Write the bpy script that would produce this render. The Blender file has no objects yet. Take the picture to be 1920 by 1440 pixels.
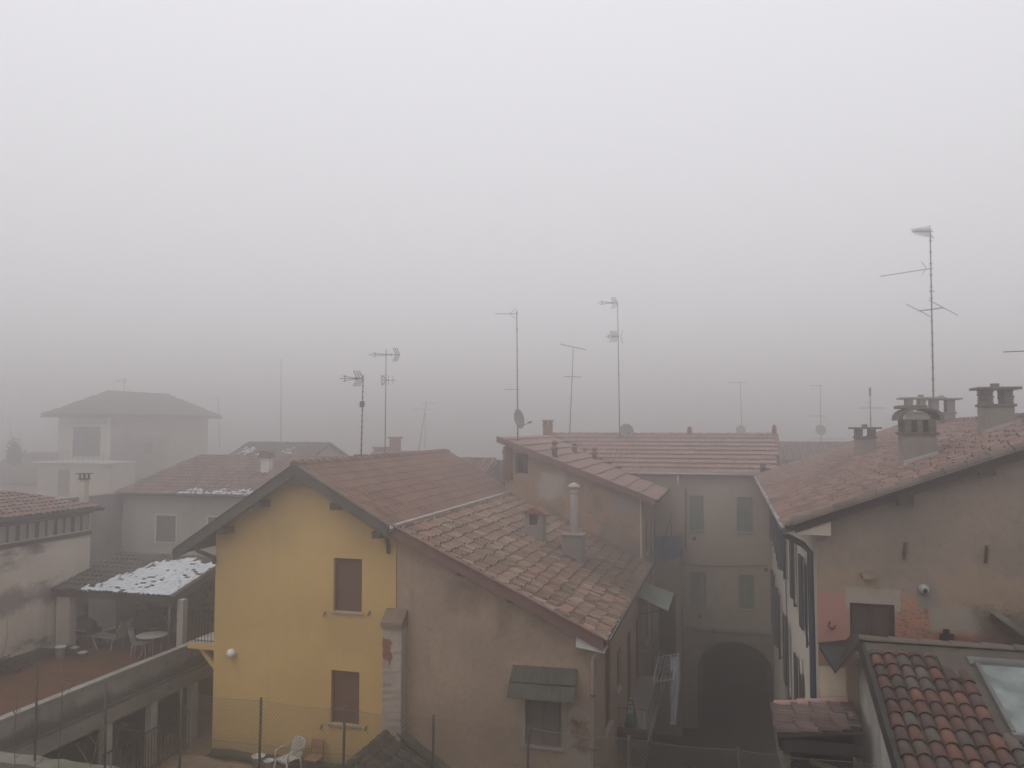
import bpy, math, random
from mathutils import Vector, geometry
random.seed(7)
R = math.radians
S = bpy.context.scene
COL = S.collection
V3 = Vector

# ------------------------------------------------------------------ camera frame
# World: Z up, street level z=0, the eye 13 m up.  +Y runs along the alley, +X to its right.
F_, EYE = 1500.0, 13.0
TH, PH = math.atan(415/1500.), math.atan(80/1500.)
CF = V3((-math.sin(TH)*math.cos(PH), math.cos(TH)*math.cos(PH), math.sin(PH)))
CR = V3((math.cos(TH), math.sin(TH), 0))
CU = V3((math.sin(TH)*math.sin(PH), -math.cos(TH)*math.sin(PH), math.cos(PH)))
EYEP = V3((0, 0, EYE))
def ray(px, py): return CF + CR*((px-960)/F_) + CU*((720-py)/F_)
def PY(px, py, Y):
    d = ray(px, py); return EYEP + d*(Y/d.y)
def PX(px, py, X):
    d = ray(px, py); return EYEP + d*(X/d.x)
def PZ(px, py, Z):
    d = ray(px, py); return EYEP + d*((Z-EYE)/d.z)
def PP(px, py, o, n):                       # survey a point on a plane
    d = ray(px, py); return EYEP + d*((o-EYEP).dot(n)/d.dot(n))
def rectY(a, b, c, d, Y):
    p, q = PY(a, b, Y), PY(c, d, Y)
    return (min(p.x, q.x), min(p.z, q.z), max(p.x, q.x), max(p.z, q.z))

# ------------------------------------------------------------------ materials
class NT:
    def __init__(s, name, rough=0.9, spec=0.25):
        s.m = bpy.data.materials.new(name); s.m.use_nodes = True
        s.t = s.m.node_tree; s.n = s.t.nodes; s.l = s.t.links
        s.b = s.n['Principled BSDF']; s.b.inputs['Roughness'].default_value = rough
        s.b.inputs['Specular IOR Level'].default_value = spec
        g = s.n.new('ShaderNodeNewGeometry'); s.pos = g.outputs['Position']
        sp = s.n.new('ShaderNodeSeparateXYZ'); s.l.new(s.pos, sp.inputs[0])
        s.x, s.y, s.z = sp.outputs
    def put(s, sock, v):
        if isinstance(v, (int, float)): sock.default_value = v
        elif isinstance(v, (tuple, list)): sock.default_value = (*v, 1)[:4] if sock.type == 'RGBA' else v
        else: s.l.new(v, sock)
    def math(s, op, a, b=0.0, c=False):
        k = s.n.new('ShaderNodeMath'); k.operation = op; k.use_clamp = c
        s.put(k.inputs[0], a); s.put(k.inputs[1], b); return k.outputs[0]
    def vec(s, sx, sy, sz):
        k = s.n.new('ShaderNodeVectorMath'); k.operation = 'MULTIPLY'
        s.l.new(s.pos, k.inputs[0]); k.inputs[1].default_value = (sx, sy, sz); return k.outputs[0]
    def noise(s, scale, detail=4, rough=0.6, vec=None, out=0):
        k = s.n.new('ShaderNodeTexNoise'); k.inputs['Scale'].default_value = scale
        k.inputs['Detail'].default_value = detail; k.inputs['Roughness'].default_value = rough
        s.l.new(vec if vec is not None else s.pos, k.inputs['Vector']); return k.outputs[out]
    def ramp(s, v, lo, hi, a=0.0, b=1.0):
        k = s.n.new('ShaderNodeMapRange'); k.interpolation_type = 'SMOOTHSTEP'
        s.put(k.inputs[0], v)
        for i, q in enumerate((lo, hi, a, b)): s.put(k.inputs[i+1], q)
        return k.outputs[0]
    def mix(s, f, a, b, mode='MIX'):
        k = s.n.new('ShaderNodeMix'); k.data_type = 'RGBA'; k.blend_type = mode
        s.put(k.inputs[0], f); s.put(k.inputs[6], a); s.put(k.inputs[7], b); return k.outputs[2]
    def steps(s, v, cols, const=True):
        k = s.n.new('ShaderNodeValToRGB'); r = k.color_ramp
        r.interpolation = 'CONSTANT' if const else 'LINEAR'
        n = len(cols)
        while len(r.elements) < n: r.elements.new(0.5)
        for i, c in enumerate(cols):
            r.elements[i].position = i/n if const else i/(n-1); r.elements[i].color = (*c, 1)
        s.put(k.inputs[0], v); return k.outputs[0]
    def attr(s, name):
        k = s.n.new('ShaderNodeAttribute'); k.attribute_name = name; return k.outputs['Fac']
    def rect(s, u, v, u0, u1, v0, v1, wob=0.25, nsc=2.5, soft=0.06):     # a worn patch with a ragged edge
        du = s.math('SUBTRACT', s.math('ABSOLUTE', s.math('SUBTRACT', u, (u0+u1)/2)), abs(u1-u0)/2)
        dv = s.math('SUBTRACT', s.math('ABSOLUTE', s.math('SUBTRACT', v, (v0+v1)/2)), abs(v1-v0)/2)
        d = s.math('MAXIMUM', du, dv)
        nz = s.math('MULTIPLY', s.math('SUBTRACT', s.noise(nsc, 5, .65), .5), wob*2)
        return s.ramp(s.math('ADD', d, nz), soft, -soft)
    def bump(s, h, strength=0.4, dist=0.02):
        k = s.n.new('ShaderNodeBump'); k.inputs['Strength'].default_value = strength
        k.inputs['Distance'].default_value = dist; s.l.new(h, k.inputs['Height'])
        s.l.new(k.outputs[0], s.b.inputs['Normal'])
    def col(s, c): s.put(s.b.inputs['Base Color'], c); return s.m

def plaster(name, c1, c2, dirt=(.1, .09, .08), dirt_amt=.5, scale=.9, bump=.35, patches=None, fine=.25, streak=.5):
    t = NT(name)
    c = t.mix(t.ramp(t.noise(scale, 6, .65), .35, .65), c1, c2)
    c = t.mix(t.math('MULTIPLY', t.ramp(t.noise(scale*9, 5, .7), .45, .75), fine), c, tuple(v*.62 for v in c2))
    if patches: c = patches(t, c)
    st = t.noise(1.0, 5, .65, t.vec(2.6, 2.6, .32))
    c = t.mix(t.math('MULTIPLY', t.ramp(st, .52, .78), dirt_amt*streak), c, dirt)
    c = t.mix(t.math('MULTIPLY', t.ramp(t.noise(scale*.55, 7, .7), .55, .78), dirt_amt), c, dirt)
    t.bump(t.math('ADD', t.noise(28, 5, .7), t.math('MULTIPLY', t.noise(4, 4), 1.5)), bump, .012)
    return t.col(c)

def tiles(name, cols, lich=(.22, .21, .17), lich_amt=.35, dark=(.035, .03, .028), bump=.4, dark_amt=.45, sat=.72, val=.86, patches=None):
    t = NT(name, .92)
    cols = [tuple(val*(sat*v+(1-sat)*(.3*c[0]+.6*c[1]+.1*c[2])) for v in c) for c in cols]
    a = t.attr('tint')
    c = t.steps(a, cols, False)
    c = t.mix(t.math('MULTIPLY', t.ramp(t.noise(5.0, 5, .7), .5, .75), lich_amt), c, lich)
    c = t.mix(t.math('MULTIPLY', t.ramp(t.noise(.6, 5, .7), .48, .72), dark_amt), c, dark)
    c = t.mix(t.math('MULTIPLY', t.ramp(t.noise(40, 3, .7), .4, .8), .35), c, dark)
    if patches: c = patches(t, c)
    t.bump(t.noise(45, 4, .7), bump, .008)
    return t.col(c)

def plain(name, c, rough=.7, metal=0, var=.3, sc=3.0, spec=.3, bump=0):
    t = NT(name, rough, spec); t.b.inputs['Metallic'].default_value = metal
    d = tuple(v*(1-var) for v in c)
    cc = t.mix(t.ramp(t.noise(sc, 5, .65), .35, .7), c, d)
    cc = t.mix(t.math('MULTIPLY', t.ramp(t.noise(sc*8, 4, .7), .5, .8), .3), cc, tuple(v*.5 for v in c))
    if bump: t.bump(t.noise(sc*10, 4, .7), bump, .01)
    return t.col(cc)

class MM: pass
M = MM()
def yel_p(t, c):
    c = t.mix(t.math('MULTIPLY', t.rect(t.x, t.z, -14.4, -8.7, 3.0, 4.25, .35, 1.6, .25), .4), c, (.25, .18, .10))      # damp foot
    for x0, x1, zt in ((-10.75, -9.6, 7.9), (-10.8, -9.7, 4.95)):
        c = t.mix(t.math('MULTIPLY', t.rect(t.x, t.z, x0, x1, zt-1.0, zt+.1, .3, 2.6, .3), .22), c, (.30, .21, .11))      # runs below the sills
    c = t.mix(t.math('MULTIPLY', t.rect(t.x, t.z, -13.2, -11.2, 6.2, 7.4, .25, .9, .05), .2), c, (.64, .45, .20))       # paler patch
    return t.mix(t.math('MULTIPLY', t.rect(t.x, t.z, -12.6, -11.7, 9.4, 10.3, .25, 1.2, .08), .18), c, (.42, .28, .12))
M.yellow = plaster('yellow_render', (.60, .405, .165), (.52, .35, .14), (.27, .19, .10), .42, .3, .25, yel_p, .12, .6)
def beige_p(t, c):
    brick = t.steps(t.noise(9, 3), [(.20, .07, .045), (.13, .05, .035), (.30, .25, .2), (.17, .06, .04)], False)
    c = t.mix(t.rect(t.x, t.z, -4.12, -3.45, 4.4, 6.0, .45, 5, .06), c, (.34, .29, .24))
    c = t.mix(t.rect(t.x, t.z, -4.0, -3.55, 5.0, 5.75, .35, 7, .04), c, brick)
    c = t.mix(t.math('MULTIPLY', t.rect(t.x, t.z, -9, -3, 4.6, 5.9, .5, 1.2, .4), .25), c, (.24, .16, .10))
    for cx, cz in ((-7.1, 8.75), (-5.75, 8.2), (-6.6, 8.7)):       # damp runs under the purlin sockets
        c = t.mix(t.math('MULTIPLY', t.rect(t.x, t.z, cx-.2, cx+.2, cz-.6, cz+.2, .3, 4, .12), .4), c, (.12, .09, .07))
    return c
M.beige = plaster('beige_roughcast', (.385, .28, .205), (.31, .228, .17), (.18, .13, .095), .55, .9, .9, beige_p, .7, .7)
def brick_p(t, c):
    br = t.steps(t.noise(14, 3, .6, t.vec(1, 1, 3.2)), [(.36, .21, .125), (.25, .14, .095), (.43, .28, .17), (.22, .14, .10), (.38, .24, .145), (.30, .19, .13)], False)
    rows = t.ramp(t.math('ABSOLUTE', t.math('SUBTRACT', t.math('FRACT', t.math('MULTIPLY', t.z, 7.5)), .5)), .36, .46)
    br = t.mix(t.math('MULTIPLY', rows, .55), br, (.27, .22, .17))
    br = t.mix(t.math('MULTIPLY', t.ramp(t.noise(3.5, 5, .7), .45, .7), .4), br, (.24, .2, .165))
    c = t.mix(t.ramp(t.math('ADD', t.noise(.9, 5, .6), t.math('MULTIPLY', t.math('SUBTRACT', t.z, 9.6), .12)), .45, .52), c, br)
    c = t.mix(t.math('MULTIPLY', t.rect(t.x, t.z, -7.4, -6.4, 10.2, 11.2, .3, 2.5, .08), .85), c, (.42, .37, .32))
    c = t.mix(t.math('MULTIPLY', t.rect(t.x, t.z, -4.6, -3.3, 9.75, 10.8, .35, 2.2, .08), .8), c, (.26, .24, .21))
    return c
M.brick = plaster('bare_brick_and_old_render', (.25, .20, .16), (.2, .16, .13), (.09, .075, .06), .55, .7, .7, brick_p, .5)
M.grey = plaster('grey_beige_render', (.31, .265, .215), (.27, .23, .19), (.16, .14, .12), .4, .5, .25, fine=.2)
M.greyold = plaster('grey_render', (.44, .41, .375), (.38, .355, .32), (.14, .13, .12), .5, .5, .3)
M.white = plaster('white_render', (.62, .57, .48), (.55, .50, .42), (.34, .29, .22), .35, .6, .2, fine=.15)
def hfront_p(t, c):
    n = t.noise(.55, 6, .65)
    c = t.mix(t.math('MULTIPLY', t.ramp(t.math('ADD', n, t.math('MULTIPLY', t.math('SUBTRACT', 10.6, t.z), .12)), .48, .62), .5), c, (.31, .215, .13))
    c = t.mix(t.rect(t.x, t.z, 1.51, 2.03, 8.5, 9.84, .05, 3, .02), c, (.36, .185, .15))
    c = t.mix(t.rect(t.x, t.z, 2.88, 3.45, 6, 9.85, .22, 2.2, .05), c, (.33, .17, .11))
    c = t.mix(t.rect(t.x, t.z, 2.9, 7, 5, 9.3, .22, 1.8, .05), c, (.30, .15, .10))
    c = t.mix(t.math('MULTIPLY', t.rect(t.x, t.z, 3.5, 4.6, 8.95, 9.18, .2, 3, .08), .7), c, (.11, .055, .04))
    c = t.mix(t.math('MULTIPLY', t.ramp(t.noise(13, 3, .6, t.vec(1, 1, 2.2)), .55, .62), t.rect(t.x, t.z, 2.85, 5, 8.2, 9.8, .2, 2, .1)), c, (.13, .075, .055))
    c = t.mix(t.rect(t.x, t.z, 2.0, 2.95, 9.55, 9.96, .05, 4, .015), c, (.31, .27, .22))
    c = t.mix(t.rect(t.x, t.z, 3.25, 3.55, 9.62, 10.1, .16, 6, .05), c, (.20, .185, .165))
    c = t.mix(t.rect(t.x, t.z, 3.45, 4.35, 9.25, 9.7, .2, 1.8, .06), c, (.26, .225, .18))
    c = t.mix(t.math('MULTIPLY', t.rect(t.x, t.z, 4.2, 6, 9.0, 9.6, .3, 1.5, .15), .75), c, (.085, .07, .055))
    c = t.mix(t.math('MULTIPLY', t.rect(t.x, t.z, 1.5, 1.98, 5, 8.45, .07, 2, .03), .9), c, (.58, .49, .37))
    return c
M.hfront = plaster('stained_gable_render', (.28, .218, .172), (.22, .178, .145), (.10, .09, .078), .6, .8, .7, hfront_p, .5, .3)
M.shedwall = plaster('weathered_grey_render', (.42, .40, .36), (.30, .28, .25), (.07, .06, .055), .75, .8, .5, None, .5, 1.0)
def dwall_p(t, c):
    d = t.noise(.5, 7, .7, t.vec(1, .55, 1.6))
    c = t.mix(t.ramp(d, .52, .66), c, (.12, .11, .095))
    c = t.mix(t.math('MULTIPLY', t.rect(t.y, t.z, 17, 24, 7.2, 7.75, .55, 1.1, .18), .75), c, (.10, .09, .08))
    return c
M.dwall = plaster('mouldy_cream_render', (.62, .54, .45), (.53, .46, .38), (.12, .1, .085), .5, .6, .4, dwall_p)
M.cream = plaster('pale_cream_render', (.55, .48, .40), (.48, .42, .35), (.2, .17, .14), .35, .4, .2)
M.pinkish = plaster('pale_pink_render', (.46, .34, .29), (.40, .30, .26), (.2, .15, .12), .3, .4, .2)
M.concrete = plaster('weathered_concrete', (.26, .245, .22), (.19, .178, .16), (.05, .047, .04), .6, .9, .5, None, .5, .8)
def par_p(t, c):
    c = t.mix(t.math('MULTIPLY', t.rect(t.y, t.z, 5, 27, 5.45, 5.95, .35, 1.0, .12), .8), c, (.06, .055, .045))
    return t.mix(t.math('MULTIPLY', t.ramp(t.noise(1.3, 6, .7), .5, .66), .55), c, (.09, .085, .07))
M.parapet = plaster('stained_parapet_render', (.30, .285, .26), (.22, .21, .19), (.05, .047, .04), .6, .9, .5, par_p, .5, .8)
M.moss = plaster('mossy_and_shade_dark_concrete', (.19, .185, .155), (.12, .125, .09), (.035, .035, .025), .6, 1.3, .6, None, .6)
M.cement = plaster('cement_mortar', (.105, .09, .072), (.075, .066, .055), (.05, .045, .04), .6, 1.6, .8, None, .5)
M.darkin = plain('interior_shade_black', (.008, .008, .007), .95)  # near-black base colour paints the shade inside passage and openings
M.t_yellow = tiles('red_interlocking_tiles', [(.20, .095, .066), (.28, .135, .09), (.24, .115, .08), (.16, .085, .062), (.29, .13, .088), (.25, .15, .11)], (.2, .15, .11), .2, (.07, .04, .03), .3, .25)
M.t_beige = tiles('weathered_barrel_tiles', [(.26, .175, .11), (.17, .09, .06), (.34, .25, .16), (.23, .12, .08), (.13, .085, .06), (.30, .2, .125), (.33, .15, .105), (.10, .07, .055), (.36, .27, .19)], (.28, .26, .19), .4, (.06, .045, .04), .5, .4, .82, .92,
    lambda t, c: t.mix(t.math('MULTIPLY', t.rect(t.x, t.y, -5.2, -2.5, 24.5, 32, 1.3, .7, .9), .6), c, (.055, .045, .04)))   # moss on the damp corner under the brick wing
M.t_pink = tiles('dusty_pink_tiles', [(.30, .165, .125), (.34, .19, .145), (.28, .15, .115), (.32, .18, .135)], (.25, .2, .16), .25, (.1, .06, .05), .3, .2)
M.t_h = tiles('old_red_barrel_tiles', [(.27, .12, .085), (.2, .1, .075), (.33, .18, .135), (.24, .11, .08), (.15, .09, .07), (.34, .12, .08), (.24, .17, .125), (.29, .14, .10), (.12, .075, .06), (.36, .22, .17)], (.27, .25, .2), .4, (.05, .042, .038), .5, .55, .7, .86)
M.t_i = tiles('mixed_barrel_tiles', [(.19, .065, .04), (.11, .055, .042), (.26, .085, .045), (.085, .05, .043), (.15, .065, .045), (.21, .075, .045), (.07, .056, .05), (.13, .07, .052), (.17, .07, .045), (.10, .052, .043), (.12, .105, .085), (.08, .05, .044), (.22, .08, .045), (.10, .055, .045), (.15, .115, .085), (.12, .06, .045)], (.14, .135, .105), .4, (.03, .026, .024), .5, .7)
M.t_dark = tiles('blackened_barrel_tiles', [(.11, .08, .06), (.07, .055, .045), (.15, .11, .08), (.085, .068, .054), (.16, .10, .07)], (.12, .11, .09), .35, (.02, .018, .016))
M.t_brown = tiles('brown_barrel_tiles', [(.15, .10, .075), (.12, .085, .065), (.18, .12, .085), (.14, .11, .09)], (.2, .18, .14), .3, (.04, .035, .03))
M.t_porch = tiles('canopy_barrel_tiles', [(.15, .085, .065), (.11, .065, .055), (.19, .115, .09), (.13, .08, .068)], (.2, .17, .14), .3, (.04, .03, .03))
M.t_yard = tiles('ochre_terrace_tiles', [(.34, .22, .12), (.27, .17, .095), (.38, .26, .15), (.3, .19, .11)], (.2, .19, .12), .4, (.08, .055, .035))
M.ridge_pink = tiles('pink_ridge_tile', [(.45, .24, .2), (.42, .22, .18), (.4, .21, .17)], (.3, .25, .2), .2, (.1, .06, .05), .3, .15)
M.sheet = plain('roof_underlay', (.05, .04, .034), .95)
M.fascia = plain('dark_painted_fascia', (.075, .073, .062), .7, 0, .25)
M.maroon = plain('maroon_wooden_fascia', (.16, .085, .072), .75, 0, .2)
M.wood = plain('old_dark_timber', (.07, .05, .038), .9, 0, .4)
M.zinc = plain('dull_zinc', (.30, .30, .29), .45, .7, .3)
M.flash = plain('pale_zinc_flashing', (.42, .38, .35), .55, .3, .25)
M.copper = plain('brown_copper_pipe', (.09, .06, .045), .5, .3, .3)
M.gutterdark = plain('black_gutter', (.035, .036, .033), .6, .1, .4)
M.pipebeige = plain('beige_painted_pipe', (.33, .28, .22), .6, 0, .2)
M.iron = plain('black_iron', (.03, .03, .029), .6, .4, .3)
M.rust = plain('rusty_iron', (.10, .055, .035), .85, .2, .4)
M.galv = plain('grey_galvanised_steel', (.20, .20, .195), .5, .6, .3)
M.mast = plain('antenna_steel', (.10, .10, .10), .5, .5, .3)
M.dish = plain('grey_dish', (.22, .225, .21), .6, .1, .2)
M.sh_brown = plain('brown_roller_shutter', (.11, .05, .042), .6, 0, .2, 1.2)
M.sh_dark = plain('dark_brown_shutter', (.065, .045, .036), .7, 0, .3)
M.sh_grey = plain('grey_brown_shutter', (.16, .13, .115), .75, 0, .25)
M.sh_green = plain('grey_green_shutter', (.155, .195, .155), .7, 0, .15)
M.sh_navy = plain('navy_shutter_with_blue_cast', (.036, .048, .066), .6, 0, .25)  # navy paint, with the blue of a reflected cast added to its colour
M.trim = plain('white_stone_trim', (.62, .60, .56), .7, 0, .2)
M.sill = plain('grey_stone_sill', (.36, .34, .31), .7, 0, .25)
M.plastic = plain('white_plastic', (.50, .49, .45), .45, 0, .15, 3, .4)
M.bucket = plain('grimy_white_bucket', (.66, .65, .6), .5, 0, .35, 9, .4)
M.globe = plain('opal_glass', (.72, .71, .67), .25, 0, .05, 2, .5)
M.chairwood = plain('brown_plywood', (.30, .16, .10), .55, 0, .2)
M.paving = plain('terrace_floor', (.125, .058, .027), .9, 0, .35, 1.4, .2, .3)
M.yard = plain('yard_paving', (.30, .21, .13), .9, 0, .3, 2, .2, .3)
M.snow = plain('old_snow', (.58, .61, .645), .7, 0, .2, 5, .3, .3)
M.corr = plain('green_corrugated_sheet', (.068, .068, .052), .75, 0, .35, 2.5)
M.fibre = plain('pale_green_fibreglass', (.175, .21, .175), .55, 0, .25, 1.5)
M.blue = plain('blue_tarpaulin', (.085, .135, .22), .7, 0, .3, 4)
M.linen = plain('pale_linen', (.30, .32, .36), .9, 0, .3, 5)
M.green = plain('green_plastic', (.03, .11, .06), .5, 0, .3)
M.dryer = plain('white_wire', (.5, .5, .48), .5, .2, .1)
M.blackpipe = plain('black_corrugated_membrane', (.045, .044, .038), .8, 0, .4)
M.tablem = plain('grey_enamel_table', (.40, .39, .36), .5, .1, .2)
M.stem = plain('dry_stem', (.16, .10, .07), .9, 0, .4)
M.leaf = plain('dull_dark_leaves', (.055, .06, .038), .8, 0, .5, 12)
M.dryleaf = plain('dry_straw', (.22, .155, .07), .9, 0, .4, 12)
M.asphalt = plain('damp_asphalt', (.045, .045, .042), .75, 0, .4, .9, .3, .4)
M.soil = plain('dark_soil', (.07, .055, .04), .95, 0, .4, 2, .2, .5)
M.wire = plain('fence_wire', (.13, .12, .10), .6, .4, .2)
M.postm = plain('fence_post_steel', (.085, .075, .06), .7, .3, .4)
M.terracotta = plain('terracotta', (.28, .12, .075), .85, 0, .25)
M.porcelain = plain('white_porcelain', (.33, .32, .29), .3, 0, .2, 6, .5)
M.brickred = plain('red_brick', (.22, .10, .07), .9, 0, .4, 9, .2, .5)
M.brickdk = plain('sooty_brick', (.15, .125, .10), .9, 0, .45, 7, .2, .6)
M.chimgrey = plaster('chimney_render', (.25, .225, .195), (.2, .18, .155), (.09, .08, .07), .5, 1.5, .5)
t = NT('skylight_glass', .12, .6)
t.b.inputs['Metallic'].default_value = 0
M.glass = t.col(t.mix(t.ramp(t.noise(1.6, 4), .35, .65), (.27, .31, .30), (.15, .18, .17)))
t = NT('window_glass', .08, .6)
M.pane = t.col(t.mix(t.ramp(t.noise(1.2, 3), .35, .65), (.05, .055, .055), (.03, .033, .033)))

# ------------------------------------------------------------------ mesh building
class MB:
    def __init__(s): s.v, s.f, s.mi, s.c, s.sm = [], [], [], [], []
    def add(s, vs, fs, mi=0, tint=.5, smooth=False):
        o = len(s.v); s.v += [tuple(v) for v in vs]; s.c += [tint]*len(vs)
        for f in fs: s.f.append([i+o for i in f]); s.mi.append(mi); s.sm.append(smooth)
    def box(s, a, b, mi=0, tint=.5):
        x0, y0, z0 = (min(a[i], b[i]) for i in range(3)); x1, y1, z1 = (max(a[i], b[i]) for i in range(3))
        s.add([(x0,y0,z0),(x1,y0,z0),(x1,y1,z0),(x0,y1,z0),(x0,y0,z1),(x1,y0,z1),(x1,y1,z1),(x0,y1,z1)],
              [(0,3,2,1),(4,5,6,7),(0,1,5,4),(1,2,6,5),(2,3,7,6),(3,0,4,7)], mi, tint)
    def prism(s, pts, ext, mi=0, tint=.5):
        pts = [V3(p) for p in pts]; ext = V3(ext); n = len(pts)
        s.add(pts+[p+ext for p in pts], [list(range(n))[::-1], list(range(n, 2*n))]+[(i, (i+1) % n, n+(i+1) % n, n+i) for i in range(n)], mi, tint)
    def bar(s, p, q, w, h, mi=0, up=(0, 0, 1), tint=.5):
        p, q = V3(p), V3(q); d = (q-p).normalized(); u = V3(up)
        if abs(d.dot(u)) > .98: u = V3((1, 0, 0))
        a = d.cross(u).normalized()*(w/2); b = a.cross(d).normalized()*(h/2)
        s.add([p-a-b, p+a-b, p+a+b, p-a+b, q-a-b, q+a-b, q+a+b, q-a+b],
              [(0,3,2,1),(4,5,6,7),(0,1,5,4),(1,2,6,5),(2,3,7,6),(3,0,4,7)], mi, tint)
    def tube(s, pts, r, n=6, mi=0, r2=None, cap=True):
        pts = [V3(p) for p in pts]; vs, fs = [], []; k = len(pts)
        pu = None
        for i, p in enumerate(pts):
            d = (pts[min(i+1, k-1)]-pts[max(i-1, 0)]).normalized()
            if pu is None:
                u = V3((0, 0, 1)) if abs(d.z) < .9 else V3((1, 0, 0))
            else: u = pu
            a = d.cross(u).normalized(); b = a.cross(d).normalized(); pu = b
            rr = r if r2 is None else r+(r2-r)*i/(k-1)
            vs += [p+a*math.cos(2*math.pi*j/n)*rr+b*math.sin(2*math.pi*j/n)*rr for j in range(n)]
        for i in range(k-1):
            for j in range(n):
                fs.append((i*n+j, i*n+(j+1) % n, (i+1)*n+(j+1) % n, (i+1)*n+j))
        if cap: fs += [tuple(range(n))[::-1], tuple(range((k-1)*n, k*n))]
        s.add(vs, fs, mi, .5, n > 5)
    def lathe(s, c, prof, n=16, axis=(0, 0, 1), mi=0, sx=1, sy=1):
        ax = V3(axis).normalized(); u = ax.orthogonal().normalized(); w = ax.cross(u); c = V3(c)
        vs, fs = [], []
        for r, h in prof:
            vs += [c+ax*h+u*(math.cos(2*math.pi*j/n)*r*sx)+w*(math.sin(2*math.pi*j/n)*r*sy) for j in range(n)]
        for i in range(len(prof)-1):
            for j in range(n): fs.append((i*n+j, i*n+(j+1) % n, (i+1)*n+(j+1) % n, (i+1)*n+j))
        fs += [tuple(range(n))[::-1], tuple(range((len(prof)-1)*n, len(prof)*n))]
        s.add(vs, fs, mi, .5, True)
    def sphere(s, c, r, n=12, mi=0, jit=0, squash=(1, 1, 1)):
        prof = []; vs = []; fs = []; c = V3(c)
        for i in range(1, n//2):
            a = math.pi*i/(n//2)
            for j in range(n):
                b = 2*math.pi*j/n; k = r*(1+random.uniform(-jit, jit))
                vs.append(c+V3((k*math.sin(a)*math.cos(b)*squash[0], k*math.sin(a)*math.sin(b)*squash[1], k*math.cos(a)*squash[2])))
        m = n//2-1
        for i in range(m-1):
            for j in range(n): fs.append((i*n+j, (i+1)*n+j, (i+1)*n+(j+1) % n, i*n+(j+1) % n))
        vs += [c+V3((0, 0, r*squash[2])), c-V3((0, 0, r*squash[2]))]
        fs += [(len(vs)-2, j, (j+1) % n) for j in range(n)]+[(len(vs)-1, (m-1)*n+(j+1) % n, (m-1)*n+j) for j in range(n)]
        s.add(vs, fs, mi, .5, True)
    def leaf(s, p, size, mi=0):
        a = V3((random.gauss(0, 1), random.gauss(0, 1), random.gauss(0, 1))).normalized(); b = a.orthogonal().normalized(); c = a.cross(b); p = V3(p)
        s.add([p-b*size*.5, p+c*size*.28, p+b*size*.5, p-c*size*.28], [(0, 1, 2, 3)], mi)
    def face_holes(s, poly, holes, pt, depth=.12, mi=0, rmi=None):
        """flat wall face pt(u,v,d) with real openings whose reveals go 'depth' inwards (d<0)"""
        loops = [[V3((p[0], p[1], 0)) for p in poly]]+[[V3((p[0], p[1], 0)) for p in h] for h in holes]
        tris = geometry.tessellate_polygon(loops)
        flat = [p for l in loops for p in l]
        s.add([pt(p.x, p.y, 0) for p in flat], [tuple(x) for x in tris], mi)
        for h in holes:
            n = len(h)
            s.add([pt(a, b, 0) for a, b in h]+[pt(a, b, -depth) for a, b in h], [(i, (i+1) % n, n+(i+1) % n, n+i) for i in range(n)], mi if rmi is None else rmi)
    def build(s, name, mats, parent=None, bev=0):
        me = bpy.data.meshes.new(name)
        base = V3((0, 0, 0)); p = parent
        while p is not None: base = base+p.location; p = p.parent
        o = bpy.data.objects.new(name, me)
        if parent is None and s.v:
            xs = [v[0] for v in s.v]; ys = [v[1] for v in s.v]; zs = [v[2] for v in s.v]
            o.location = ((min(xs)+max(xs))/2, (min(ys)+max(ys))/2, min(zs)); base = V3(o.location)
        me.from_pydata([(v[0]-base.x, v[1]-base.y, v[2]-base.z) for v in s.v], [], s.f)
        for m in (mats if isinstance(mats, (list, tuple)) else [mats]): me.materials.append(m)
        me.polygons.foreach_set('material_index', s.mi); me.polygons.foreach_set('use_smooth', s.sm)
        at = me.attributes.new('tint', 'FLOAT', 'POINT'); at.data.foreach_set('value', s.c)
        me.update(); COL.objects.link(o); o.parent = parent
        if bev:
            b = o.modifiers.new('bevel', 'BEVEL'); b.width = bev; b.segments = 2; b.limit_method = 'ANGLE'
        return o

def thing(name, label, cat, loc, group=None):
    o = bpy.data.objects.new(name, None); o.empty_display_size = .2; COL.objects.link(o); o.location = V3(loc)
    o['label'] = label; o['category'] = cat
    if group: o['group'] = group
    return o
def tag(o, label, cat, group=None):
    o['label'] = label; o['category'] = cat
    if group: o['group'] = group
    return o
def struct(o): o['kind'] = 'structure'; return o

def FY(Y): return lambda u, v, d: V3((u, Y-d, v))          # wall facing the viewer (-Y)
def FXp(X): return lambda u, v, d: V3((X+d, u, v))         # wall facing +X, u = Y
def FXm(X): return lambda u, v, d: V3((X-d, u, v))         # wall facing -X, u = Y
def rc(r): return [(r[0], r[1]), (r[2], r[1]), (r[2], r[3]), (r[0], r[3])]

def slats(mb, pt, r, d, n, mi=0, tilt=.012, thick=.012):
    u0, v0, u1, v1 = r; h = (v1-v0)/n
    for i in range(n):
        a, b = v0+i*h, v0+(i+1)*h*1.0
        b = v0+(i+.97)*h
        mb.add([pt(u0, a, d+tilt), pt(u1, a, d+tilt), pt(u1, b, d), pt(u0, b, d), pt(u0, a, d-thick), pt(u1, a, d-thick), pt(u1, b, d-thick), pt(u0, b, d-thick)],
               [(0,1,2,3),(7,6,5,4),(0,4,5,1),(3,2,6,7),(0,3,7,4),(1,5,6,2)], mi)
def ptbox(mb, pt, u0, v0, d0, u1, v1, d1, mi=0):
    c = [pt(u, v, d) for d in (d0, d1) for v in (v0, v1) for u in (u0, u1)]
    mb.add(c, [(0,1,3,2),(4,6,7,5),(0,4,5,1),(2,3,7,6),(0,2,6,4),(1,5,7,3)], mi)

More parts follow.
